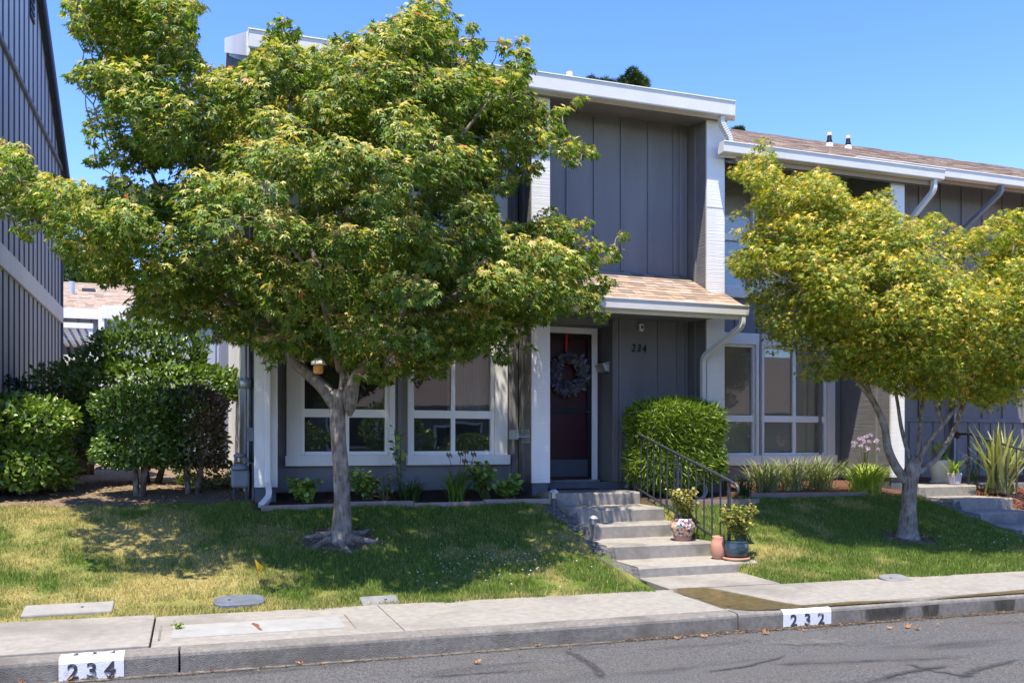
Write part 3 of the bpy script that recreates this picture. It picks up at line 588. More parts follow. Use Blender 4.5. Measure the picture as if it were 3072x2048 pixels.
# --- townhouse 234
H1 = root('townhouse', 'grey board townhouse numbered 234 with dark red door under shingled porch roof', 'house', (3.8, 11.2, .9))
XL, XA, XA2, XB, XB2 = .68, 4.10, 4.35, 6.68, 6.96
E1 = EZ + 4.60; RZ1 = EZ + 7.55; WT = E1 - .12
lowL = (PY(690, 1000, YW).x, PY(893, 1000, YW).x); lowR = (PY(942, 1000, YW).x, PY(1135, 1000, YW).x)
wz0 = PY(900, 1045, YW).z; wz1 = 3.10; uz0, uz1 = 4.28, 5.55
holes = [(lowL[0], lowL[1], wz0, wz1), (lowR[0], lowR[1], wz0, wz1), (lowL[0], lowL[1], uz0, uz1), (lowR[0], lowR[1], uz0, uz1)]
mb = MB(); wall_holes(mb, XL + .25, XA, 1.0, WT + .2, YW, YW + .12, holes); mb.box(XA2, 5.5, YW, YW + .12, 3.28, WT + .2); mb.box(5.5, XB, YW, YW + .12, 1.03, WT + .2)
mb.box(XA2, 5.5, YD, YD + .1, 1.03, 3.28); mb.box(5.5, 5.6, YW + .12, YD + .1, 1.03, 3.28); mb.box(XA2, 5.5, YW + .12, YD, 3.2, 3.28)
mb.box(XB - .02, XB2, YW + .1, 24.3, .9, WT + .1)
mb.box(XL, XL + .25, YW, YW + .12, .9, WT + .2)
wall = mb.build('wall', 'grey_paint', H1)
fd = MB().box(XL + .25, XA, YW + .015, YW + .12, .6, 1.0).box(XA2, 6.68, YW + .01, YW + .11, .6, 1.028); fd.build('foundation', 'foundation', H1)
for a, b in ((XL, XL + .26), (XA, XA2), (XB, XB2)):        # projecting fins with white front boards
    zb = 1.05
    f_ = MB().box(a + .012, b - .012, YF + .03, YW + .001 if a > 1 else YW, zb - .002, WT + .06); fo = f_.build('fin_wall', 'grey_sawn', H1)
    piece('front_board', 'white_sawn', fo, ((a + b) / 2, YF + .013, (zb + WT + .02) / 2), (b - a, .034, WT + .02 - zb)); 
    piece('fin_footing', 'foundation', fo, ((a + b) / 2, (YF + YW) / 2 + .02, .78), (b - a - .03, YW - YF - .02, .538))
    if a > 1: piece('batten', 'batten_paint', fo, (a + .006, YW - .2, (zb + WT) / 2), (.022, .045, WT - zb))
piece('joint_strip', 'white_sawn', H1, ((XB + XB2) / 2, YF - .006, PY(1645, 476, YF).z), (XB2 - XB + .006, .006, .012))
bx = [PY(p, 500, YW).x for p in (1303, 1366, 1428, 1490, 1548, 1562)]
battens(H1, bx, YW, EZ + 2.40, WT + .02)
battens(H1, [5.545, PY(1424, 900, YW).x, PY(1512, 900, YW).x, PY(1556, 900, YW).x, 6.655], YW, 1.03, EZ + 2.25)
battens(H1, [lowL[0] - .30, (lowL[1] + lowR[0]) / 2, lowR[1] + .27], YW, 1.0, WT, wd=.05)
battens(H1, [lowL[0] + .05, lowL[0] + .62, lowR[0] + .1, lowR[0] + .65], YW, .99, wz0 - .26)
battens(H1, [5.46, 4.42], YD, 1.03, 3.2)
piece('skirt_board', 'batten_paint', H1, ((XL + .25 + XA) / 2, YW - .015, .985), (XA - XL - .26, .028, .05))
piece('corner_board', 'batten_paint', H1, (5.505, YW + .03, 2.14), (.03, .10, 2.22))
for lo in (lowL, lowR):
    tl = .17 if lo is lowL else .035; tr_ = .17 if lo is lowR else .07
    xm = PY(797, 1000, YW).x if lo is lowL else PY(1041, 1000, YW).x
    window(H1, lo[0], lo[1], wz0, wz1, YW, [PY(900, 950, YW).z], [xm], trim=(tl, tr_, .17, .125), glassm='glass')
    window(H1, lo[0], lo[1], uz0, uz1, YW, [uz0 + .45], [xm], trim=(tl, tr_, .17, .125), glassm='glass')
# interior so that the panes look into rooms
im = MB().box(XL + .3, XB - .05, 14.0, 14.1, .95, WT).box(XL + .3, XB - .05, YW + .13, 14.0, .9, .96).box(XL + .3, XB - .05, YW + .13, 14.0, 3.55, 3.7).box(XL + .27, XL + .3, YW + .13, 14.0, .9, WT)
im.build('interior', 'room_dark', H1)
cu = MB()
for lo in (lowR,):
    for k in range(26):
        xa = lo[0] + .55 + (lo[1] - lo[0] - .55) * k / 26; xb = lo[0] + .55 + (lo[1] - lo[0] - .55) * (k + 1) / 26; ya = YW + .2 + (.015 if k % 2 else 0); yb2 = YW + .2 + (0 if k % 2 else .015)
        cu.poly([(xa, ya, wz0 + .5), (xb, yb2, wz0 + .5), (xb, yb2, wz1), (xa, ya, wz1)])
cu.build('curtain', 'curtain', H1)
roof = shed(H1, XL - .06, XB2 + .10, 10.62, E1 + .02, 17.6, RZ1)
MB().prism([(10.625, E1 - .03), (10.655, E1 - .03), (10.655, E1 - .15), (10.625, E1 - .15)], XL - .06, XB2 + .1).build('fascia', 'white_paint', roof)
MB().prism([(10.66, E1 - .16), (YW, E1 - .06), (YW, E1 - .03), (10.66, E1 - .13)], XL, XB2).build('soffit', 'grey_paint', roof)
gutter(roof, XL - .08, PY(1688, 240, 10.5).x, 10.49, E1 + .07, .215)
sl_ = (RZ1 - E1) / (17.6 - 10.62)                             # rake board and side wall on the left
MB().prism([(10.5, E1 + .03), (17.6, RZ1 + .03), (17.6, RZ1 - .24), (10.5, E1 - .24)], XL - .10, XL - .062).build('rake_board', 'white_siding', roof)
sw = MB().prism([(YW, .9), (17.6, .9), (17.6, RZ1 - .15), (YW, E1 + sl_ * (YW - 10.62) - .15)], XL - .02, XL + .06); swo = sw.build('side_wall', 'blue_paint', H1)
bk = MB().prism([(17.6, .9), (24.2, .9), (24.2, E1 - .2), (17.6, RZ1 - .15)], XL - .02, XL + .06).box(XL + .06, XB2, 24.1, 24.2, .9, E1 - .2); bk.build('rear_wall', 'grey_paint', H1)
for k in range(18):
    y = YW + .2 + k * .355; piece('batten', 'batten_paint', swo, (XL - .035, y, (3.6 + E1 + sl_ * (y - 10.62) - .3) / 2), (.03, .045, E1 + sl_ * (y - 10.62) - .3 - 3.6))
piece('white_panel', 'white_siding', swo, (XL - .035, (YW + 16.5) / 2 + .1, 2.25), (.03, 16.4 - YW, 2.66))
for k in range(36):
    y = YW + .25 + k * .142; piece('groove_rib', 'white_siding', swo, (XL - .06, y, 2.25), (.022, .085, 2.64))
# downspout on the left corner post, kicking out at the foot
px_ = XL + .14
downspout(H1, [(px_, 10.55, E1 - .12), (px_ + .0, 10.66, E1 - .36), (px_, 10.66, 1.10)], .042, 'white_paint')
ribbed(H1, [(px_, 10.66, 1.12), (px_ + .015, 10.65, 1.02), (px_ + .0, 10.58, .93), (px_ - .09, 10.46, .84)], .044)
# upper downspout to the neighbour's gutter
gx_ = PY(1662, 250, 10.55).x
ribbed(H1, [(gx_ - .02, 10.56, E1 - .10), (gx_ - .02, 10.56, E1 - .24), (gx_ + .10, 10.57, E1 - .42), (gx_ + .10, 10.57, E1 - .58)], .045)
downspout(H1, [(gx_ + .10, 10.57, E1 - .57), (gx_ + .10, 10.57, EZ + 4.02)], .042)
for p in (1308,):
    q = PY(p, 175, 13.2); vp = root('vent_pipe', 'clay coloured vent pipe on the high roof above gutter', 'vent pipe', (q.x, 13.2, q.z - .5)); MB().tube([(q.x, 13.2, q.z - .55), (q.x, 13.2, q.z + .06)], .05, 12).build('pipe', 'pipe_clay', vp, True)
# porch roof with single shingles
PX0, PX1 = XA - .02, PY(1703, 705, 10.2).x
pe, pze, pw, pzw = 10.20, EZ + 1.83, YW - .005, EZ + 2.37
pr = MB().prism([(pe + .05, pze - .03), (pw, pzw - .03), (pw, pzw - .14), (pe + .05, pze - .14)], PX0, PX1); pro = pr.build('porch_roof', 'white_paint', H1)
psl = math.atan2(pzw - pze, pw - pe); row = 0; L_ = math.hypot(pzw - pze, pw - pe); expo = .118
d_ = -.02
while d_ < L_ + .05:
    x = PX0 - .02 - (row % 3) * .11
    while x < PX1 + .01:
        wd = random.uniform(.12, .24); xa = max(x, PX0 - .02); xb = min(x + wd - .004, PX1 + .02)
        dc = d_ + .085 + random.uniform(-.006, .004); yc = pe + dc * math.cos(psl); zc = pze + dc * math.sin(psl) + .004
        hit = (yc + .09 > YF and xb > XB - .005) or (yc + .09 > YF and xa < XA2 + .005)
        if hit:
            if xa < XA2 + .005: xa = XA2 + .01
            if xb > XB - .005: xb = XB - .01
        if xb - xa > .03 and yc + .085 * math.cos(psl) < YW + .05:
            piece('shingle', 'shingle', pro, ((xa + xb) / 2, yc, zc + .004), (xb - xa, .16, .010 + random.uniform(0, .008)), (psl - .05, 0, random.uniform(-.008, .008)))
        x += wd
    d_ += expo; row += 1
gutter(pro, PX0 - .03, PX1 + .05, pe - .10, pze - .005, .135)
piece('porch_fascia', 'white_paint', pro, ((PX0 + PX1) / 2, pe + .036, pze - .10), (PX1 - PX0, .03, .16))
MB().prism([(pe + .06, pze - .145), (YW, pze - .10), (YW, pze - .09), (pe + .06, pze - .13)], XA2 + .002, XB - .002).build('porch_ceiling', 'grey_paint', pro)
A = PY(1690, 745, 10.2); B_ = PY(1622, 812, 10.75)
downspout(H1, [(PX1 - .02, pe - .05, pze - .14), (PX1 - .02, pe - .05, pze - .27), (6.60, 10.66, EZ + 1.20), (6.60, 10.70, EZ + 1.13), (6.60, 10.70, 1.2)], .040)
for x, y in ((PX1 - .02, pe - .05),): pass
# door
dx0, dx1, dz0, dz1 = 4.46, 5.35, 1.06, 3.10
D = MB().box(dx0, dx1, YD - .045, YD - .005, dz0, dz1).build('door', 'door_red', H1)
for za, zb in ((1.30, 1.98), (2.12, 2.98)):
    for xa, xb in ((dx0 + .10, dx1 - .10),): piece('door_panel', 'door_red', D, ((xa + xb) / 2, YD - .05, (za + zb) / 2), (xb - xa, .022, zb - za))
fr = MB().box(dx1 + .005, dx1 + .09, YD - .10, YD - .002, 1.04, dz1 + .09).box(dx0 - .09, dx0 - .005, YD - .10, YD - .002, 1.04, dz1 + .09).box(dx0 - .005, dx1 + .005, YD - .10, YD - .002, dz1 + .005, dz1 + .09); fr.build('door_frame', 'vinyl', H1)
S = MB().box(dx0, dx0 + .06, YD - .092, YD - .07, dz0, dz1).box(dx1 - .06, dx1, YD - .092, YD - .07, dz0, dz1).box(dx0 + .06, dx1 - .06, YD - .092, YD - .07, dz1 - .06, dz1).box(dx0 + .06, dx1 - .06, YD - .092, YD - .07, 1.98, 2.05).build('screen_door', 'black', H1)
MB().box(dx0 + .06, dx1 - .06, YD - .088, YD - .074, dz0 + .03, 1.33).build('kick_panel', 'kick_grey', S); MB().box(dx0 + .06, dx1 - .06, YD - .09, YD - .072, 1.345, 1.365).build('kick_rail', 'black', S)
MB().poly([(dx0 + .06, YD - .08, 1.365), (dx1 - .06, YD - .08, 1.365), (dx1 - .06, YD - .08, dz1 - .06), (dx0 + .06, YD - .08, dz1 - .06)]).build('screen', 'screen_mesh', S)
MB().tube([(dx1 - .03, YD - .11, 2.0), (dx1 - .03, YD - .13, 2.0), (dx1 - .10, YD - .13, 2.0)], .01, 8).build('handle', 'dark_metal', S)
MB().box(dx0 - .1, dx1 + .1, YD - .16, YD - .0, .93, 1.045).build('threshold', 'step_concrete', H1)
for k, ch in enumerate('234'):
    q = PY(1453 + k * 12.5, 800 + k * 1.0, YW); text(ch, .155, 'black', 'house_number', H1, Matrix.Translation((q.x, YW - .03, q.z)) @ FACE @ Matrix.Diagonal((.72, 1, 1, 1)), .006, .0, shear=.12)
MB().box(4.30, 5.62, 10.60, YD, .70, .927).build('porch_slab', 'step_concrete', H1)

# --- townhouse 232
H2 = root('townhouse', 'grey townhouse right of number 234 with blinds in its white framed windows', 'house', (8.5, 11.2, .9))
E2 = EZ + 4.05; RZ2 = EZ + 7.16; YE2 = 10.62; YW2 = 11.85; XC, XC2 = 9.85, 10.10
l2 = (7.30, PY(1733, 900, YW2).x); r2 = (PY(1750, 900, YW2).x, PY(1897, 900, YW2).x)
lz0, lz1 = PY(1800, 1045, YW2).z, PY(1800, 795, YW2).z; u0, u1 = PY(1720, 664, YW2).z, PY(1720, 372, YW2).z
hol = [(l2[0], l2[1], lz0, lz1), (r2[0], r2[1], lz0, lz1), (l2[0], l2[1], u0, u1), (r2[0], r2[1], u0, u1)]
mb = MB(); wall_holes(mb, XB2, XC, 1.0, E2 + .42, YW2, YW2 + .12, hol); mb.build('wall', 'grey_paint', H2)
MB().box(XB2, XC, YW2 + .012, YW2 + .11, .6, .998).build('foundation', 'foundation', H2)
MB().box(XB2, XC2, 24.1, 24.2, .6, E2 - .1).box(XC, XC2, 12.1, 24.1, .6, E2 - .1).build('rear_wall', 'grey_paint', H2)
zs1 = PY(1800, 962, YW2).z; zs2 = PY(1720, 548, YW2).z
for z0, z1, zs_ in ((lz0, lz1, zs1), (u0, u1, zs2)):
    window(H2, l2[0], l2[1], z0, z1, YW2, [zs_], [], trim=(.0, .05, .17, .15), blind=True, glassm='glass_dusty', fw=.04, sill_out=.03)
    window(H2, r2[0], r2[1], z0, z1, YW2, [zs_], [PY(1825, 900, YW2).x], trim=(.03, .14, .17, .15), blind=True, glassm='glass_dusty', fw=.04, sill_out=.03)
battens(H2, [PY(p, 750, YW2).x for p in (1690, 1740, 1800, 1860)], YW2, lz1 + .18, u0 - .17)
battens(H2, [9.45, 9.75], YW2, 1.0, E2 + .3)
fo = MB().box(XC + .012, XC2 - .012, YF + .03, 12.1, 1.05, E2 + .16).build('fin_wall', 'grey_sawn', H2)
piece('front_board', 'white_sawn', fo, ((XC + XC2) / 2, YF + .013, (1.05 + E2 + .16) / 2), (XC2 - XC, .034, E2 - .89)); piece('fin_footing', 'foundation', fo, ((XC + XC2) / 2, 11.2, .78), (.2, .9, .53))
piece('batten', 'batten_paint', fo, (XC + .006, YW - .2, 3.3), (.022, .045, 4.4))
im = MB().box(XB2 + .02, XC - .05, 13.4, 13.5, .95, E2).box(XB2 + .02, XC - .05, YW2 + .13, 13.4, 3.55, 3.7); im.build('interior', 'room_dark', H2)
sl2 = (RZ2 - E2) / (17.6 - YE2); GX2 = PY(2170, 385, 10.49).x; GX1 = PY(1662, 330, 10.49).x; yc3 = 11.45; z3 = E2 + sl2 * (yc3 - YE2)
def rz2(y): return E2 + sl2 * (y - YE2)
roof2 = MB().prism([(YE2, E2), (17.6, RZ2), (24.6, E2), (24.6, E2 - .16), (17.6, RZ2 - .16), (YE2, E2 - .16)], XB2 + .11, GX2 - .02)
rf2 = roof2.build('roof', 'shingle', H2)
def shingle_field(parent, x0, x1, ya, za, sl, length, expo=.15):
    mb = MB(); pick = []; a = math.atan(sl); d = 0; rr = 0; ca, sa = math.cos(a), math.sin(a)
    while d < length:
        x = x0 - random.uniform(0, .25)
        while x < x1:
            wd = random.uniform(.16, .36); xa, xb = max(x, x0), min(x + wd - .006, x1)
            if xb - xa > .02:
                t = .007 + random.uniform(0, .006); p = []
                for (dd, hh) in ((d, .0), (d + expo + .02, -.004)):
                    pass
                y0, z0 = ya + d * ca, za + d * sa; y1, z1 = ya + (d + expo + .02) * ca, za + (d + expo + .02) * sa
                mb.hexa([(xa, y0, z0 - .01), (xb, y0, z0 - .01), (xa, y1, z1 - .01), (xb, y1, z1 - .01), (xa, y0 - t * sa, z0 + t), (xb, y0 - t * sa, z0 + t), (xa, y1, z1 + .006), (xb, y1, z1 + .006)]); pick += [random.random()] * 8
            x += wd
        d += expo; rr += 1
    o = mb.build('shingles', 'shingle', parent); at = o.data.attributes.new('pick', 'FLOAT', 'POINT'); at.data.foreach_set('value', pick); o['kind'] = 'stuff'; return o
shingle_field(rf2, XB2 + .11, GX2 - .02, YE2 - .02, E2 + .005, sl2, 7.55)
gutter(rf2, GX1, GX2, 10.49, E2 + .06, .15)
piece('fascia', 'white_paint', rf2, ((GX1 + GX2) / 2, YE2 + .02, E2 - .06), (GX2 - GX1 - .06, .035, .10))
MB().prism([(YE2 + .05, E2 - .17), (YW2, rz2(YW2) - .20), (YW2, rz2(YW2) - .17), (YE2 + .05, E2 - .14)], XB2 + .02, GX2 - .03).build('soffit', 'grey_paint', rf2)
for p in (1905, 1948):
    q = PY(p, 340, 15.6); vp = root('vent_pipe', 'clay vent pipe with dark collar on lower roof, %s of the pair' % ('left' if p == 1905 else 'right'), 'vent pipe', (q.x, 15.6, E2 + sl2 * (15.6 - YE2)), 'vent pipes on the lower roof')
    zb_ = E2 + sl2 * (15.6 - YE2); zt_ = PY(p, 305 if p == 1905 else 312, 15.6).z; MB().tube([(q.x, 15.6, zb_), (q.x, 15.6, zt_)], .042, 12).build('pipe', 'pipe_clay', vp, True); MB().lathe([(.044, -.17), (.065, -.16), (.06, -.12), (.048, -.07), (.046, -.02), (.043, 0)], (q.x, 15.6, zt_ - .06), 14).build('collar', 'black', vp, True); MB().lathe([(.09, -.1), (.075, .02), (.06, .10), (.05, .12)], (q.x, 15.6, zb_), 14).build('flashing', 'vinyl', vp, True)

# --- third house at right, eave set back
H3 = root('townhouse', 'dark grey board townhouse at far right behind the spiky plant', 'house', (12, 12.1, .9))
mb = MB().box(XC2, 20, 12.1, 12.22, .9, z3 + .1); mb.build('wall', 'grey_paint', H3)
sp3 = .47
battens(H3, [XC2 + .2 + k * sp3 for k in range(21)], 12.1, 2.0, z3 + .05)
battens(H3, [XC2 + .1 + k * .26 for k in range(36)], 12.1, .95, 1.93, wd=.03, th=.015)
piece('mid_board', 'batten_paint', H3, ((XC2 + 20) / 2, 12.085, 1.965), (9.9, .034, .07))
rf3 = MB().prism([(yc3, z3), (17.6, RZ2), (23.6, z3), (23.6, z3 - .16), (17.6, RZ2 - .16), (yc3, z3 - .16)], GX2 - .018, 20).build('roof', 'shingle', H3)
shingle_field(rf3, GX2 - .018, 20, yc3 - .02, z3 + .005, sl2, 6.65)
gutter(rf3, GX2 - .9, 20, yc3 - .13, z3 + .05, .15)
piece('fascia', 'white_paint', rf3, ((GX2 + 20) / 2, yc3 + .02, z3 - .07), (19.76 - GX2, .03, .1))
MB().prism([(yc3 + .04, z3 - .14), (12.1, z3 + .05), (12.1, z3 + .08), (yc3 + .04, z3 - .11)], GX2, 20).build('soffit', 'grey_paint', rf3)
q1 = PY(2140, 400, 10.58); q2 = PY(2068, 490, 11.6)
downspout(H2, [(GX2 - .14, 10.56, E2 - .06), (GX2 - .14, 10.56, E2 - .25), (XC2 + .10, 11.1, E2 - .95), (XC2 + .07, 11.15, E2 - 1.05), (XC2 + .07, 11.15, 1.2)], .042, 'gutter_white')
pr3 = MB().prism([(10.25, EZ + 1.80), (12.09, EZ + 2.55), (12.09, EZ + 2.44), (10.25, EZ + 1.69)], XC2 + .01, 13.6).build('porch_roof', 'white_paint', H3)  # porch roof added unseen behind the crown, to keep the house wall shaded
shingle_field(pr3, XC2 + .01, 13.6, 10.23, EZ + 1.805, .405, 1.95, .12)
gutter(pr3, XC2 + .005, 13.65, 10.10, EZ + 1.82, .135)
gx3 = PY(2298, 420, 11.4).x
downspout(H3, [(gx3, yc3 - .06, z3 - .06), (gx3, yc3 - .06, z3 - .22), (gx3 - .35, 12.0, z3 - .85), (gx3 - .37, 12.03, z3 - .95), (gx3 - .37, 12.03, 1.0)], .042, 'gutter_grey')

# --- left neighbour: tall side wall seen at a slant
HL = root('townhouse', 'tall blue grey townhouse side wall with white band at the left edge', 'house', (-2.2, 12, 1))
xw = -2.17; zE = EZ + 4.83; bz = EZ + 2.12
mb = MB().prism([(10.73, .8), (17.6, .8), (17.6, zE), (13.0, zE + 3.05), (10.73, zE + 1.6)], -9, xw); wl = mb.build('wall', 'blue_paint', HL)
piece('band_board', 'white_paint', wl, (xw + .015, (10.6 + 17.62) / 2, bz + .14), (.04, 17.62 - 10.6, .27))
piece('eave_band', 'batten_paint', wl, (xw + .02, (10.6 + 17.62) / 2, zE), (.05, 7.0, .06))
mat('blue_batten', (.075, .09, .12), (.10, .115, .15), 5, .7, .2, 80)
k = 0; y = 10.9
while y < 17.55:
    topz = zE + 3.05 - (y - 13.0) * 3.05 / 4.6 if y > 13 else zE + 3.05 - (13 - y) * .64
    for a, b in ((.9, bz - .005), (bz + .285, zE - .035), (zE + .035, topz)): piece('batten', 'blue_batten', wl, (xw + .006, y, (a + b) / 2), (.014, .045, b - a))
    y += .37
MB().prism([(12.8, zE + 3.30), (17.85, zE - .10), (17.85, zE - .22), (13.0, zE + 3.06)], -9, xw + .09).build('roof', 'dark_metal', HL)
MB().prism([(17.9, zE - .30), (17.9, zE - .12), (13.0, zE + 3.16), (13.0, zE + 2.96)], xw + .092, xw + .12).build('rake_board', 'blue_batten', HL)
piece('corner_board', 'blue_batten', wl, (xw + .01, 17.58, (.9 + zE) / 2), (.05, .08, zE - .9))
vq = PY(58, 60, 14); 
vent = MB()
for k in range(7): vent.box(xw, xw + .03, 14.25, 14.6, zE + 1.25 + k * .1, zE + 1.25 + k * .1 + .06)
vent.build('gable_vent', 'black', wl)

# --- background house between the buildings
HB = root('background_house', 'distant pale grey house with tan shingle roof seen through the gap', 'house', (-3, 30, 1))
b0 = PY(130, 712, 30); b1 = PY(330, 712, 30); zg = PY(200, 712, 30).z
MB().box(b0.x - 4, PY(232, 712, 30).x, 30.3, 36, .8, zg).box(PY(232, 712, 30).x, b1.x + 6, 29.6, 36, .8, zg).build('wall', 'grey_siding_pale' if 'grey_siding_pale' in MT else mat('grey_siding_pale', (.36, .39, .43), (.41, .44, .48), 3, .7).name, HB)
rfB = MB().prism([(29.9, zg), (35.5, PY(200, 655, 35.5).z), (41, zg), (41, zg - .2), (35.5, PY(200, 655, 35.5).z - .2), (29.9, zg - .2)], b0.x - 4, b1.x + 6).build('roof', 'shingle', HB)
shingle_field(rfB, b0.x - 1.2, b1.x + 3, 29.88, zg, (PY(200, 655, 35.5).z - zg) / 5.6, 6.2, .22)
piece('fascia', 'white_paint', HB, (PY(185, 722, 29.8).x - .1, 29.8, zg - .14), (2.0, .06, .30))
piece('fascia', 'white_paint', HB, (PY(232, 722, 29.2).x + 2.1, 29.45, zg - .10), (4.2, .06, .40))
piece('white_post', 'vinyl', HB, (PY(233, 760, 29.5).x, 29.5, zg - 1.6), (.16, .1, 3.2))
for k in range(10): piece('batten', 'batten_paint', HB, (PY(250, 760, 29.6).x + k * .34, 29.585, zg - 1.8), (.03, .03, 3.0))
for k in range(5): piece('batten', 'batten_paint', HB, (PY(150, 760, 30.3).x + k * .36, 30.285, zg - 1.2), (.03, .03, 2.0))
q = PY(165, 655, 33); MB().tube([(q.x, 33, q.z - .6), (q.x, 33, q.z + .12)], .09, 10).build('flue', 'galvanised', rfB); q = PY(205, 667, 34); MB().box(q.x - .2, q.x + .2, 33.7, 34.1, q.z - .3, q.z + .03).build('roof_vent', 'dark_metal', rfB)
AW = root('patio_cover', 'white slatted patio cover in front of the distant house', 'patio cover', (-3.5, 27, 1))
a0 = PY(146, 742, 26.5); a1 = PY(214, 742, 26.5); az = a0.z
piece('front_beam', 'vinyl', AW, ((a0.x + a1.x) / 2 - .4, 26.5, az - .05), (a1.x - a0.x + .8, .1, .14))
for k in range(9): piece('slat', 'vinyl', AW, (a1.x - .1 - k * .2, 27.8, az - .25), (.09, 2.6, .06), (R(-6), 0, 0))
MB().box(a0.x - 1.4, a1.x - .02, 28.9, 29.0, 1.0, az - .2).build('shade_screen', 'room_dark', AW)
for z_ in (az - .95,):
    for k in range(7): piece('slat', 'white_siding', AW, (a0.x + .1 + k * .17, 27.6, z_), (.1, 1.8, .05), (R(-8), 0, 0))
piece('post', 'vinyl', AW, (a1.x - .06, 26.52, az / 2), (.09, .09, az - .2))
PV = MB(); pa, pb = PY(146, 830, 24), PY(260, 830, 24)
wf = root('garden_wall', 'pale board garden wall below the patio cover', 'wall', ((pa.x + pb.x) / 2, 24, 1.1))
for k in range(9): piece('board', 'white_siding', wf, (pa.x - .3 + k * .26, 24 + .006 * (k % 2), (1.0 + PY(160, 815, 24).z) / 2), (.255, .03, PY(160, 815, 24).z - 1.0))
# bamboo pole fence
bf = root('bamboo_fence', 'brown bamboo pole fence beside the blue grey wall', 'fence', (-1.8, 16.3, 1.0))
f0 = PY(148, 950, 15.9); f1 = PY(214, 950, 15.9)
for k in range(17):
    x = f0.x + (f1.x - f0.x) * k / 16; ht = random.uniform(1.75, 1.95); y = 15.9 + random.uniform(-.02, .02)
    p = MB().tube([(x, y, .85), (x + random.uniform(-.02, .02), y, .95 + ht * .5), (x + random.uniform(-.03, .03), y, .95 + ht)], .026, 7); p.build('bamboo_pole', 'bamboo', bf, True)
for z_ in (1.3, 2.4): piece('cross_rail', 'bamboo', bf, ((f0.x + f1.x) / 2, 15.96, z_), (f1.x - f0.x + .1, .03, .05))

# --- across the street (seen only mirrored in the panes)
mat('verge', (.06, .09, .02), (.12, .13, .04), 2, .9)
HO = root('opposite_house', 'row house across the street mirrored in the window panes', 'house', (14, -15, 0))
MB().box(-8, 40, -22, -15, -.1, 3.3).build('wall', 'grey_paint', HO)
MB().prism([(-14.4, 3.2), (-19.5, 6.6), (-25, 3.2), (-25, 3.0), (-19.5, 6.4), (-14.4, 3.0)], -8.5, 40.5).build('roof', 'shingle', HO)
for k in range(9):
    w_ = MB().box(-5 + k * 5, -3 + k * 5, -15.0, -14.95, 1.0, 2.5).build('window', 'vinyl', HO); MB().box(-4.9 + k * 5, -3.1 + k * 5, -14.95, -14.93, 1.1, 2.4).build('pane', 'room_dark', w_)
MB().box(-60, 60, -30, -6.5, -.05, .05).build('opposite_verge', 'verge')['kind'] = 'structure'

